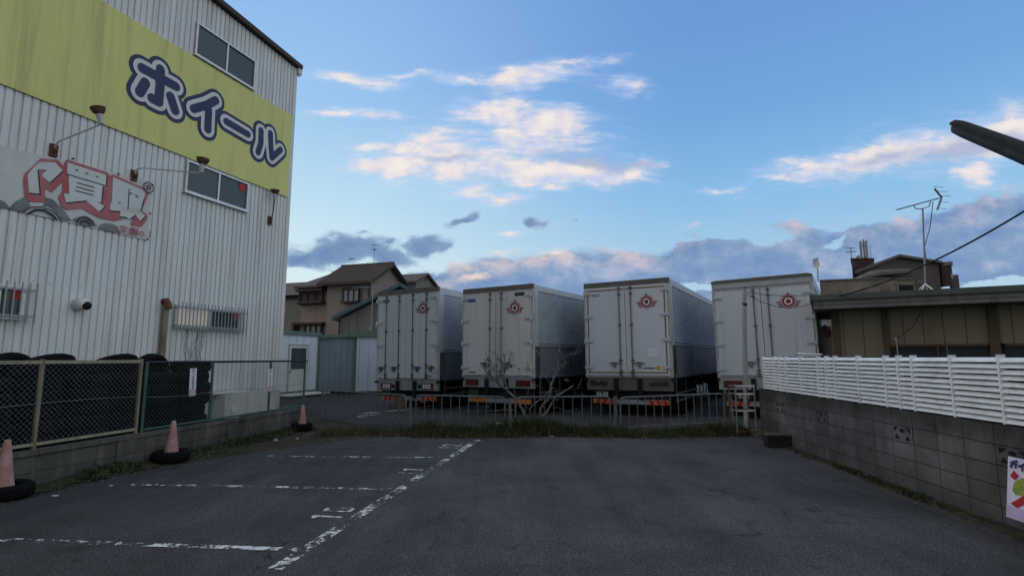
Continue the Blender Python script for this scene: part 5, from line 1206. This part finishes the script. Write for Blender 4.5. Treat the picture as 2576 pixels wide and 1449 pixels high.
for i in range(420): pebble(WF.w(random.uniform(.3, 9), .25 + abs(random.gauss(0, .22)), 0), random.uniform(.004, .016))
for i in range(420): pebble(RF.w(random.uniform(.3, 9.5), -.02 - abs(random.gauss(0, .2)) if RF.y.x > 0 else .02 + abs(random.gauss(0, .2)), 0), random.uniform(.004, .014))
for i in range(420): pebble(Vector((random.uniform(-4, 4.9), 11.25 - abs(random.gauss(0, .22)), 0)), random.uniform(.005, .018))
for i in range(260): pebble(Vector((random.uniform(-5.4, 4.6), random.uniform(3.5, 11), 0)), random.uniform(.003, .008))
tag(g.build('gravel', M['grit']), kind='stuff')
# stones and scraps on the verge
random.seed(9)
for px, py, r, lab, mt in ((693, 1092 + 18, .05, 'pale stone among the weeds by the left wall', 'stone'), (748, 1113 - 8, .03, 'small pale stone near the far traffic cone', 'stone'), (1502, 1084, .06, 'round pale stone under the barrier before the mustard-trimmed truck', 'stone'), (1388, 1098, .035, 'flat white scrap on the verge in front of the dead shrub', 'litter'), (1750, 1095, .025, 'small white scrap on the verge near the right-hand barrier', 'litter'), (279, 1222, .02, 'tiny pale scrap on the asphalt by the left wall', 'litter'), (138, 1248, .03, 'pale torn scrap on the asphalt near the nearest cone', 'litter')):
    c = on_ground(px, py); g = MB(); vs = []
    g.lathe([(0, -.2 * r), (r * .7, -.1 * r), (r, .3 * r), (r * .75, .75 * r), (r * .3, r), (0, r)], (0, 0, 0), 'z', 9)
    g.v = [(x * (1.4 if mt == 'litter' else 1.1) * random.uniform(.85, 1.1), y * random.uniform(.85, 1.1), z * (.35 if mt == 'litter' else .8)) for x, y, z in g.v]
    o = g.build('stone' if mt == 'stone' else 'paper_scrap', M[mt], smooth=mt == 'stone'); o.location = (c.x, c.y, .004); tag(o, lab, 'stone' if mt == 'stone' else 'litter')

# ================================================================== RIGHT BLOCK WALL AND LOUVRE FENCE
RW = Frame(5.13, 11.33, -.46, -6.08)
# y axis of RW points to -x side? keep the wall body on the far side from the lot
side = 1 if RW.y.x < 0 else -1
inn = -.14 if RW.y.x > 0 else .14
t = Thing('block_wall', 'grey concrete block wall along the right side under the white louvre fence', 'wall', RW)
sgn = 1 if RW.y.x > 0 else -1                           # +y local is +x world when sgn is 1
def yb(a_, b_): return sorted((a_ * sgn, b_ * sgn))
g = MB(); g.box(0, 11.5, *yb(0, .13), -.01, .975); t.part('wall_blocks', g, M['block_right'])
for px, py in ((1953, 1021), (2073, 1049), (2253, 1092), (2555, 1149)):
    x, z = RW.hit(px, py); z = .195 * round(z / .195 - .5) + .0975; x = .40 * math.floor(x / .4) + .2
    g = MB(); g.box(x - .19, x + .19, *yb(-.006, 0), z - .09, z + .09); vb = t.part('vent_block', g, M['block_right'])
    g = MB(); yy = -.009 * sgn; kx = .16; kz = .072
    for pl in ([(-1, 1), (-.35, 1), (-.95, .15)], [(1, 1), (.35, 1), (.95, .15)], [(-.95, -1), (-.3, -1), (-.65, -.15)], [(.95, -1), (.3, -1), (.65, -.15)], [(-.3, .65), (0, .85), (.3, .65), (.25, .2), (-.25, .2)]):
        g.poly([(x + a_ * kx, yy, z + b_ * kz) for a_, b_ in pl])
    t.part('vent_opening', g, M['black'], vb)  # flat black shapes stand in for the shade inside the holes
LT = 1.615; LB0 = .985
t = Thing('louvre_fence', 'white metal louvre fence standing on the right block wall', 'fence', RW, (4, .06 * sgn, .975))
zx = (515, 600, 645, 695, 812, 950, 1018, 1088, 1272, 1490, 1595, 1710, 2020, 2410)
xs = [RW.hit((1945 + q / 2.862) * .9055, 897, .06 * sgn)[0] for q in zx]
xs += [xs[-1] + .92, xs[-1] + 1.84, xs[-1] + 2.76, xs[-1] + 3.68]
for x in xs:
    g = MB(); g.box(x - .012, x + .012, *yb(.0, .07), LB0 - .01, LT + .012); t.part('post', g, M['louvre']); g = MB(); g.box(x - .014, x + .014, *yb(-.002, .072), LT + .012, LT + .02); t.part('post_cap', g, M['silver_dull'])
ns = 11; ph = (LT - LB0) / ns
for i in range(len(xs) - 1):
    g = MB(); xa, xb = xs[i] + .0125, xs[i + 1] - .0125
    for k in range(ns):
        z0 = LB0 + k * ph; o_ = random.uniform(-.0035, .0035)
        prof = [(.002, z0 + .002 + o_), (.006, z0 + .008 + o_), (.040, z0 + ph - .015 + o_), (.050, z0 + ph - .010 + o_), (.050, z0 + ph - .013), (.036, z0 + ph - .018), (.003, z0 + .009)]
        g.prism([(a_ * sgn, b_) for a_, b_ in prof], xa, xb, 'x')
    t.part('louvre_panel', g, M['louvre'])
g = MB(); g.box(xs[0], xs[-1], *yb(.0745, .082), LB0, LT); t.part('gap_shade_sheet', g, M['black'])  # black sheet stands in for shade in the gaps between slats
x_, z_ = RW.hit(2008, 889, .03 * sgn); x2_, z2_ = RW.hit(2060, 896, .03 * sgn)
t = Thing('metal_strip', 'bent pale metal strip lying along the top of the louvre fence', 'strip', RW, (x_, .03 * sgn, LT + .03))
g = MB(); g.tube([(x_, .03 * sgn, LT + .075), (x_ + .05, .03 * sgn, LT + .06), (x_ + .3, .03 * sgn, LT + .05), (x2_ + .1, .03 * sgn, LT + .04)], [.012, .016, .014, .012], 6); t.part('strip_body', g, M['white_trim'])
# loose hollow block at the wall foot
c = on_ground(1962, 1126); Fb = Frame(c.x, c.y, 1, -.1)
t = Thing('concrete_block', 'loose dark concrete block lying at the foot of the right wall', 'block', Fb)
g = MB(); g.box(-.21, .21, -.02, .19, 0, .21); t.part('block_body', g, M['chassis'])
g = MB(); g.box(-.22, .22, -.03, .2, .2105, .235); t.part('cap_stone', g, M['block_left'])
# poster leaning on the wall
x_, z_ = RW.hit(2536, 1160, -.03 * sgn)
t = Thing('poster_board', 'white anti-litter poster board leaning on the right block wall', 'sign', RW, (x_ + .3, -.06 * sgn, .25))
def PP(u, v, k=0): return (x_ + u, (-.10 + v * .075 - .0025 * k) * sgn, .15 + v * .54)
def pol(name, pts, mt, k): g = MB(); g.poly([PP(u, v, k) for u, v in pts]); return t.part(name, g, M[mt])
g = MB(); 
for k in (0,): g.add([PP(0, 0), PP(.45, 0), PP(.45, 1), PP(0, 1), PP(0, 0, -2), PP(.45, 0, -2), PP(.45, 1, -2), PP(0, 1, -2)], [(0, 1, 2, 3), (4, 7, 6, 5), (0, 4, 5, 1), (1, 5, 6, 2), (2, 6, 7, 3), (3, 7, 4, 0)])
t.part('board', g, M['poster'])
pol('lilac_foot', [(.0, .0), (.45, 0), (.45, .2), (.0, .2)], 'lilac', 1)
pol('red_slash', [(.035, .68), (.09, .64), (.13, .72), (.075, .79)], 'red', 3); pol('red_slash', [(.05, .24), (.12, .20), (.36, .50), (.28, .56)], 'red', 3)
pol('printed_leaf', [(.06, .46), (.10, .40), (.24, .44), (.36, .58), (.3, .70), (.16, .70), (.08, .60)], 'leafprint', 2)
g = MB(); text(g, 'ポイ捨て', .088, lambda u, v, y: PP(.20 + u, .885 + v / .54, 3), bold=.006); t.part('lettering', g, M['navy'])

# rusty rack against the wall end
c = on_ground(1880, 1098); Fk = Frame(c.x - .0, c.y, 1, .06)
t = Thing('metal_rack', 'narrow rusty steel rack with pale rungs at the end of the right wall', 'rack', Fk)
for (x, y, h_) in ((-.20, 0, 1.06), (.20, 0, 1.05), (-.18, .34, 1.0), (.22, .34, 1.0)):
    g = MB(); g.box(x - .012, x + .012, y - .012, y + .012, 0, h_); t.part('upright', g, M['rust'] if y else M['galv'])
for z in (.10, .52, .86, 1.02):
    for y in (0, .34): g = MB(); g.box(-.188, .188, y - .013, y + .013, z - .017, z + .017) if y == 0 else g.box(-.168, .208, y - .008, y + .008, z - .012, z + .012); t.part('rung', g, M['rust'] if (y or z < .2) else M['white_trim'])
    g = MB(); g.tube([(.2, .013, z), (.22, .328, z)], .009, 5); g.tube([(-.2, .013, z), (-.18, .328, z)], .009, 5); t.part('side_bar', g, M['galv'])
# steel pole with cables
c = at_depth(1871, 725, 12.6); f_ = Vector((at_depth(1877, 1080, 12.6).x, 12.6, 0))
t = Thing('steel_pole', 'grey steel pole in front of the truck with the dark roof cap', 'pole', WORLD, tuple(f_))
g = MB(); g.tube([f_, (c.x + .01, 12.6, c.z)], .052, 14); t.part('shaft', g, M['galv'], smooth=True)
g = MB(); g.tube([(c.x, 12.6, c.z - .42), (c.x, 12.6, c.z - .36)], .058, 14); g.tube([(c.x, 12.6, c.z), (c.x, 12.6, c.z + .02)], .056, 14); t.part('band', g, M['black'])

# ================================================================== OLIVE SHED ON THE RIGHT
eL = at_depth(2046, 778, 12.9)
OF = Frame(eL.x, eL.y, math.cos(R(30)), -math.sin(R(30)))   # x along the eave to the right, y away from the viewer
zE = eL.z
t = Thing('flat_roof_shed', 'low olive panelled shed with wide dark flat roof behind the louvre fence', 'shed', OF, (3, 2, 0))
g = MB(); g.box(-.0, 9.5, .0, 4.5, zE, zE + .20); g.box(-.02, 9.5, -.02, 4.5, zE + .10, zE + .11); t.part('fascia', g, M['fascia'])
g = MB(); g.box(-.06, 9.6, -.06, 4.6, zE + .205, zE + .335); t.part('roof', g, M['roof_dkgreen'])
WY = .75; xw = OF.hit(2100, 850, WY)[0]; zh = OF.hit(2300, 866, WY)[1]
g = MB(); g.box(xw, 9.4, WY, 4.3, zh, zE - .003); g.box(xw, OF.hit(2228, 870, WY)[0], WY, 4.3, 0, zh); g.box(OF.hit(2228, 870, WY)[0], 9.4, WY, 4.3, 0, .9); g.box(OF.hit(2228, 870, WY)[0], 9.4, WY + .2, 4.3, .905, zh - .003); t.part('wall', g, M['olive'])
for zx_ in (1145, 1300, 1620, 1780, 1940, 2120, 2490):
    x = OF.hit((1945 + zx_ / 2.862) * .9055, 840, WY)[0]; g = MB(); g.box(x - .006, x + .006, WY - .006, WY, zh if zx_ > 1500 else 0, zE - .01); t.part('panel_joint', g, M['old_wood'])
for zx_, ww in ((1080, .075), (1478, .06), (2335, .09)):
    x = OF.hit((1945 + zx_ / 2.862) * .9055, 850, WY)[0]; g = MB(); g.box(x - ww, x + ww, WY - .07, WY - .002, 0, zE - .005); t.part('post', g, M['old_wood'])
xa = OF.hit(2240, 880, WY)[0]; xm = OF.hit(2487, 880, WY)[0]
for (a_, b_) in ((xa, xm), (xm + .28, xm + 2.4)):
    g = MB(); g.box(a_, b_, WY - .03, WY + .05, zh - .06, zh + .0); g.box(a_, b_, WY - .03, WY + .05, 1.0, 1.06); g.box((a_ + b_) / 2 - .02, (a_ + b_) / 2 + .02, WY - .02, WY + .05, 1.06, zh - .06); wo = t.part('window', g, M['old_wood'])
    g = MB(); g.box(a_, b_, WY + .06, WY + .08, 1.0, zh - .06); t.part('pane', g, M['glass_shed'], wo)
g = MB(); g.box(xw - .62, xw - .05, WY + .6, WY + .65, 0, zE - .35); t.part('side_sheet', g, M['stucco_grey'])
g = MB(); x, z = OF.hit(2082, 838, WY + .59); g.disc((x, WY + .597, z), .12, (1, 0, 0), (0, 0, 1), 12, .10); g.disc((x - .05, WY + .595, z + .14), .08, (1, 0, 0), (0, 0, 1), 10, .06); t.part('rust_patch', g, M['rust'])
x, z = OF.hit(2254, 853, WY); g = MB(); g.lathe([(0, 0), (.03, 0), (.03, -.05), (0, -.06)], (x, WY - .002, z), 'y', 10); g.tube([(x, WY - .04, z), (x + .01, WY - .03, z - .7)], .008, 5); t.part('insulator', g, M['white_trim'])
x2, z2 = OF.hit(2322, 775, -.03); g = MB(); g.tube([OF_ for OF_ in ((x, WY - .05, z), ((x + x2) / 2 + .05, (WY - .05) / 2, (z + z2) / 2 - .08), (x2, -.03, z2))], .008, 5); t.part('drop_wire', g, M['cable'])
x, z = OF.hit(2386, 870, WY - .4); g = MB(); g.tube([(x, WY - .2, 0), (x, WY - .2, OF.hit(2386, 860, WY - .2)[1])], .014, 6); t2 = Thing('plant_stake', 'thin turquoise plant stake showing above the louvre fence', 'stake', OF, (x, WY - .2, 0)); t2.part('rod', g, M['roof_teal'])
# TV aerial on the shed roof
ax, _ = OF.hit(2327, 722, 1.0); f_ = OF.w(ax, 1.0, zE + .335); Yd = f_.y
sc_ = lambda px, py: at_depth(px, py, Yd)
m0, m1 = sc_(2327, 712), sc_(2321, 524)
t = Thing('tv_antenna', 'large TV aerial on a white tripod foot on the flat dark roof', 'antenna', WORLD, tuple(f_))
g = MB(); g.tube([Vector((m0.x, Yd, f_.z + .14)), m1], .018, 8); t.part('mast', g, M['antenna'])
g = MB()
for px, dy in ((2313, 0), (2343, .1), (2330, -.3), (2325, .35)): q = sc_(px, 725); g.tube([(m0.x, Yd, f_.z + .24), (q.x, Yd + dy, f_.z)], .015, 6)
t.part('tripod', g, M['white_trim'])
b0, b1 = sc_(2256, 528), sc_(2362, 499)
g = MB(); g.tube([b0, b1], .016, 6)
for i in range(16):
    q = b0.lerp(b1, i / 15); s_ = Vector((.35, 1, .12)).normalized() * (.09 + .04 * i / 15); g.tube([q - s_, q + s_], .006, 4)
bt = t.part('boom', g, M['antenna'])
g = MB(); q0, q1, q2 = sc_(2299, 518), sc_(2320, 526), sc_(2341, 508); g.tube([sc_(2299, 515), sc_(2302, 525), q1, sc_(2337, 520), q2], .012, 6); t.part('boom_brace', g, M['antenna'])
g = MB(); vtx = sc_(2369, 497); u_ = sc_(2351, 475); l_ = sc_(2358, 528); u_.y = l_.y = vtx.y
g.tube([u_, vtx], .024, 5); g.tube([l_, vtx], .024, 5)
for q in (u_, u_.lerp(vtx, .5), vtx, l_, l_.lerp(vtx, .5)): g.tube([q - Vector((.14, .15, 0)), q + Vector((.14, -.10, 0))], .006, 4)
t.part('reflector', g, M['antenna'])
g = MB(); g.tube([sc_(2347, 508), sc_(2340, 570), sc_(2326, 620), sc_(2331, 668), sc_(2329, 715)], .009, 5); t.part('lead_wire', g, M['cable'])
# overhead cables
def cable(label, pts, r, foot):
    g = MB(); g.tube(pts, r, 6); o = g.build('overhead_cable', M['cable'], smooth=True); tag(o, label, 'cable'); return o
e0_ = OF.w(.55, -.03, zE + .29); e1_ = at_depth(2640, 492, 8.0)
cp = [e0_.lerp(e1_, i / 14) - Vector((0, 0, .55 * 4 * (i / 14) * (1 - i / 14) * .35)) for i in range(15)]
cable('thick black overhead cable rising from the flat roof to the right edge of the photo', cp, .016, 0)
pt = Vector((c.x, 12.6, 0)); ptop = at_depth(1872, 735, 12.55); q = at_depth(2050, 742, 12.9)
for (za, zb_, sag, lab) in ((0, 0, .05, 'thin black cable running straight from the steel pole to the flat roof'), (-.04, -.18, .22, 'thin slack cable sagging from the steel pole across the truck emblem')):
    a_, b_ = ptop + Vector((.05, 0, za)), q + Vector((0, 0, zb_)); cable(lab, [a_.lerp(b_, i / 10) - Vector((0, 0, sag * 4 * (i / 10) * (1 - i / 10))) for i in range(11)], .007, 0)

# ================================================================== BUILDINGS BEHIND ON THE RIGHT
Yb = 27.0
p0, p1, p2 = at_depth(2062, 708, Yb), at_depth(2190, 703.5, Yb), at_depth(2303, 703, Yb)
BLD = {}
t = BLD['brick_building'] = Thing('brick_building', 'tan brick building with a dark window behind the flat roof shed', 'building', WORLD, (p1.x, Yb + 3, 0))
g = MB(); g.prism([(p0.x, 0), (p2.x, 0), (p2.x, p2.z), (p1.x, p1.z + .02), (p0.x, p0.z)], Yb, Yb + 7); t.part('wall', g, M['brick_tan'])
g = MB(); g.prism([(p0.x - .05, p0.z), (p1.x, p1.z + .02), (p2.x + .05, p2.z), (p2.x + .05, p2.z + .07), (p1.x, p1.z + .09), (p0.x - .05, p0.z + .07)], Yb - .06, Yb + 7.05); t.part('coping', g, M['apt_roof'])
a_, b_ = at_depth(2258, 717, Yb), at_depth(2297, 738, Yb)
g = MB(); g.box(a_.x - .08, b_.x + .08, Yb - .06, Yb - .003, b_.z - .05, a_.z + .1); wo = t.part('window', g, M['olive']); g = MB(); g.box(a_.x, b_.x, Yb - .065, Yb - .061, b_.z, a_.z); t.part('pane', g, M['black'], wo)
a_, b_ = at_depth(2178, 725, Yb), at_depth(2202, 736, Yb); g = MB(); g.box(a_.x, b_.x, Yb - .35, Yb, b_.z - .3, a_.z); t.part('flue_box', g, M['stucco_grey'])
q = at_depth(2303, 703, Yb); g = MB(); g.tube([(q.x + .15, Yb - .1, q.z - 1.2), (q.x + .12, Yb - .1, q.z - .1)], .05, 6); g.box(q.x - .0, q.x + .25, Yb - .2, Yb, q.z - .25, q.z - .05); t.part('vent_pipe', g, M['apt_roof'])
f_ = at_depth(2058, 707, Yb + 1); tp = at_depth(2056, 648, Yb + 1)
t = Thing('satellite_dish', 'pale satellite dish on a thin mast at the left end of the brick building', 'antenna', WORLD, tuple(f_))
g = MB(); g.tube([f_, (tp.x, f_.y, tp.z)], .03, 6); t.part('mast', g, M['antenna'])
dc = at_depth(2052, 664, Yb + .9); g = MB(); g.lathe([(0, .1), (.14, .06), (.25, .0), (.26, -.01), (.14, .05), (0, .09)], (0, 0, 0), 'y', 20); g.v = [(dc.x + x * .7 - y * .5, dc.y + y, dc.z + z * 1.15) for x, y, z in g.v]; t.part('dish', g, M['white_trim'], smooth=True)
Ya = 46.0
A = lambda px, py, dy=0: at_depth(px, py, Ya + dy)
t = BLD['apartment_building'] = Thing('apartment_building', 'dark brown apartment block with gabled top and curved white-windowed bay', 'building', WORLD, (A(2260, 700).x, Ya + 5, 0))
w_ = [A(2148, 690), A(2256, 648), A(2361, 664), A(2368, 725)]
g = MB(); g.prism([(w_[0].x + .3, 0), (w_[3].x, 0), (w_[2].x, w_[2].z), (w_[1].x, w_[1].z), (w_[0].x + .3, w_[0].z + .3)], Ya, Ya + 10); t.part('wall', g, M['apt'])
g = MB(); g.prism([(w_[0].x - .1, w_[0].z + .02), (w_[1].x, w_[1].z + .01), (w_[2].x + .1, w_[2].z), (w_[2].x + .1, w_[2].z + .2), (w_[1].x, w_[1].z + .24), (w_[0].x - .1, w_[0].z + .26)], Ya - .35, Ya + 10.2); t.part('roof', g, M['apt_roof'])
c0, c1_, c2_ = A(2146, 701), A(2190, 690), A(2272, 684)
g = MB(); g.add([(c0.x, Ya - .05, c0.z), (c0.x + .1, Ya - 1.0, c0.z + .02), (c1_.x, Ya - 1.5, c1_.z), (c2_.x, Ya - 1.4, c2_.z), (c2_.x, Ya - .05, c2_.z + .25), (c1_.x, Ya - .05, c1_.z + .4),
    (c0.x, Ya - .05, c0.z - .22), (c0.x + .1, Ya - 1.0, c0.z - .2), (c1_.x, Ya - 1.5, c1_.z - .25), (c2_.x, Ya - 1.4, c2_.z - .25), (c2_.x, Ya - .05, c2_.z - .1), (c1_.x, Ya - .05, c1_.z)],
    [(0, 1, 2, 3, 4, 5), (6, 11, 10, 9, 8, 7), (0, 6, 7, 1), (1, 7, 8, 2), (2, 8, 9, 3), (3, 9, 10, 4)]); t.part('canopy', g, M['apt_roof'])
a_, b_ = A(2152, 705), A(2168, 712); g = MB(); g.box(a_.x, b_.x, Ya - .02, Ya + .01, b_.z, a_.z)
a_, b_ = A(2226, 700), A(2236, 708); g.box(a_.x, b_.x, Ya - .02, Ya + .01, b_.z, a_.z); t.part('window', g, M['wood_dark'])
a_, b_ = A(2245, 700), A(2257, 709); g = MB(); g.box(a_.x, b_.x, Ya - .05, Ya - .021, b_.z, a_.z); t.part('window', g, M['curtain'])
bay0, bay1 = A(2362, 664), A(2394, 670); zb0 = A(2370, 722).z
g = MB(); n = 10; vs = []
for i in range(n + 1):
    a2 = R(-80 + 150 * i / n); xx = bay0.x + (bay1.x - bay0.x) * (.5 + .5 * math.sin(a2)); yy = Ya + .8 - 1.3 * math.cos(a2); vs += [(xx, yy, zb0), (xx, yy, bay0.z + .02)]
g.add(vs, [(2 * i, 2 * i + 2, 2 * i + 3, 2 * i + 1) for i in range(n)]); g.poly([vs[2 * i + 1] for i in range(n + 1)]); by = t.part('curved_bay', g, M['wood_dark'])
g = MB(); vs = []
for i in range(n + 1):
    a2 = R(-5 + 70 * i / n); xx = bay0.x + (bay1.x - bay0.x) * (.5 + .5 * math.sin(a2)); yy = Ya + .8 - 1.34 * math.cos(a2); vs += [(xx, yy, A(2385, 702 + i * .4).z), (xx, yy, A(2385, 690 + i * .4).z)]
g.add(vs, [(2 * i, 2 * i + 2, 2 * i + 3, 2 * i + 1) for i in range(n)]); t.part('bay_window', g, M['curtain'], by)
g = MB(); vs = []
for i in range(n + 1):
    a2 = R(-80 + 150 * i / n); xx = bay0.x + (bay1.x - bay0.x) * (.5 + .5 * math.sin(a2)); yy = Ya + .8 - 1.45 * math.cos(a2); vs += [(xx, yy, bay0.z - .22), (xx, yy, bay0.z + .1)]
g.add(vs, [(2 * i, 2 * i + 2, 2 * i + 3, 2 * i + 1) for i in range(n)]); t.part('bay_band', g, M['apt_roof'], by)
a_ = A(2394, 692, 2); b_ = A(2404, 692, 2); g = MB(); g.box(bay1.x - .25, bay1.x + .42, Ya - .1, Ya + .6, 0, a_.z - .3); t.part('side_wing', g, M['apt'])
k0, k1 = A(2141, 658, 1.2), A(2196, 655, 1.2); k0.x -= .75; k1.x -= .75
g = MB(); g.box(k0.x, k1.x, Ya + .9, Ya + 4, 0, k1.z); tw = t.part('stair_tower', g, M['brick_apt']); g = MB(); g.box(k0.x - .08, k1.x + .08, Ya + .85, Ya + 4.1, k1.z, k1.z + .14); t.part('tower_cap', g, M['wood_dark'], tw)
zt_ = k1.z + .14
def roof_item(name, label, px, pytop, build):
    q = A(px, pytop, 2); f_ = Vector((q.x, q.y, zt_)); t = Thing(name, label, 'antenna', WORLD, tuple(f_)); build(t, f_, q)
def bcell(t, f_, q):
    g = MB(); g.tube([f_, q], .07, 8); t.part('mast', g, M['antenna'])
    for dx, dy in ((-.28, 0), (.25, .1), (.05, -.3)):
        g = MB(); g.box(q.x + dx - .08, q.x + dx + .08, q.y + dy - .06, q.y + dy + .06, q.z - 2.1, q.z - .2); g.tube([(q.x, q.y, q.z - .6), (q.x + dx, q.y + dy, q.z - .6)], .03, 5); g.tube([(q.x, q.y, q.z - 1.7), (q.x + dx, q.y + dy, q.z - 1.7)], .03, 5); t.part('panel_antenna', g, M['antenna'])
roof_item('cell_antenna', 'mobile phone mast with three panel antennas on the brick stair tower', 2171, 602, bcell)
def baer(t, f_, q):
    g = MB(); g.tube([f_, q], .035, 6); t.part('mast', g, M['antenna'])
    g = MB(); yagi(g, (q.x - .1, q.y, q.z), (1, .2, 0), (.3, 1, .2), 4, .9, .5, .03); yagi(g, (q.x, q.y, q.z - .35), (1, -.3, 0), (.3, 1, .2), 3, .7, .5, .03); t.part('aerial_bar', g, M['antenna'])
roof_item('tv_antenna', 'small branching TV aerial left of the phone mast on the stair tower', 2140, 624, baer)
def brod(t, f_, q): g = MB(); g.tube([f_, q], [.03, .015], 6); t.part('rod', g, M['antenna'])
roof_item('lightning_rod', 'thin lightning rod right of the phone mast on the stair tower', 2188, 614, brod)
def bdish(t, f_, q):
    g = MB(); g.tube([f_, (q.x, q.y, q.z - .2)], .04, 6); t.part('mast', g, M['antenna'])
    g = MB(); g.lathe([(0, .1), (.2, .06), (.36, 0), (.37, -.01), (.2, .05), (0, .09)], (0, 0, 0), 'y', 20); g.v = [(q.x + x * .8, q.y - .1 + y, q.z - .25 + z) for x, y, z in g.v]; t.part('dish', g, M['bulb_white'], smooth=True)
roof_item('satellite_dish', 'round satellite dish between aerial and phone mast on the stair tower', 2158, 646, bdish)

def lean_plan(t, y0, k):                      # these blocks stand turned to the street: shift the plan sideways with depth
    for ch in t.o.children_recursive:
        oy = t.at[1]
        for v in ch.data.vertices:
            yy = v.co.y + oy
            if yy > y0: v.co.x += (yy - y0) * k
for nm, y0, k in (('apartment_building', Ya, .66), ('brick_building', Yb, .62)): lean_plan(BLD[nm], y0, k)

# ================================================================== LOT LAMP, TOP RIGHT
tip = at_depth(2402, 316, 5.0); end = at_depth(2640, 408, 4.3)
t = Thing('lot_lamp', 'dark fluorescent lot lamp reaching in at the top right corner', 'lamp', WORLD, (end.x + .5, end.y, 0))
d = (end - tip); ln = d.length; d.normalize(); sd_ = d.cross(Vector((0, 0, 1))).normalized(); up_ = sd_.cross(d).normalized()
def shell(prof, s0, s1, taper=1.0):
    g = MB(); n = len(prof); vs = []; st_ = [0, .02, .05, .12, .5, 1.0]; sc2 = [.55, .8, .93, 1, 1.12, 1.3]
    for f, k in zip(st_, sc2): q = tip + d * (s0 + (s1 - s0) * f); vs += [q + sd_ * a_ * k + up_ * b_ * k for a_, b_ in prof]
    m_ = len(st_); g.add(vs, [(i * n + k, i * n + (k + 1) % n, (i + 1) * n + (k + 1) % n, (i + 1) * n + k) for i in range(m_ - 1) for k in range(n)]); g.poly(vs[:n][::-1]); g.poly(vs[-n:]); return g
t.part('lamp_housing', shell([(-.075, .0), (-.07, .035), (-.035, .062), (.035, .062), (.07, .035), (.075, .0)], -.03, ln + .1), M['lamp_body'], smooth=True)
t.part('lamp_cover', shell([(-.066, -.002), (.066, -.002), (.064, -.035), (.04, -.066), (0, -.078), (-.04, -.066), (-.064, -.035)], .0, ln + .05), M['lamp_cover'], smooth=True)
g = MB(); e2 = tip + d * (ln + .1); g.tube([e2, e2 + d * .15, (end.x + .5, end.y + d.y * .3, e2.z - .2)], .04, 8); t.part('arm', g, M['galv'])
g = MB(); g.tube([(end.x + .5, end.y + d.y * .3, 0), (end.x + .5, end.y + d.y * .3, e2.z + .1)], .06, 12); t.part('pole', g, M['galv'], smooth=True)
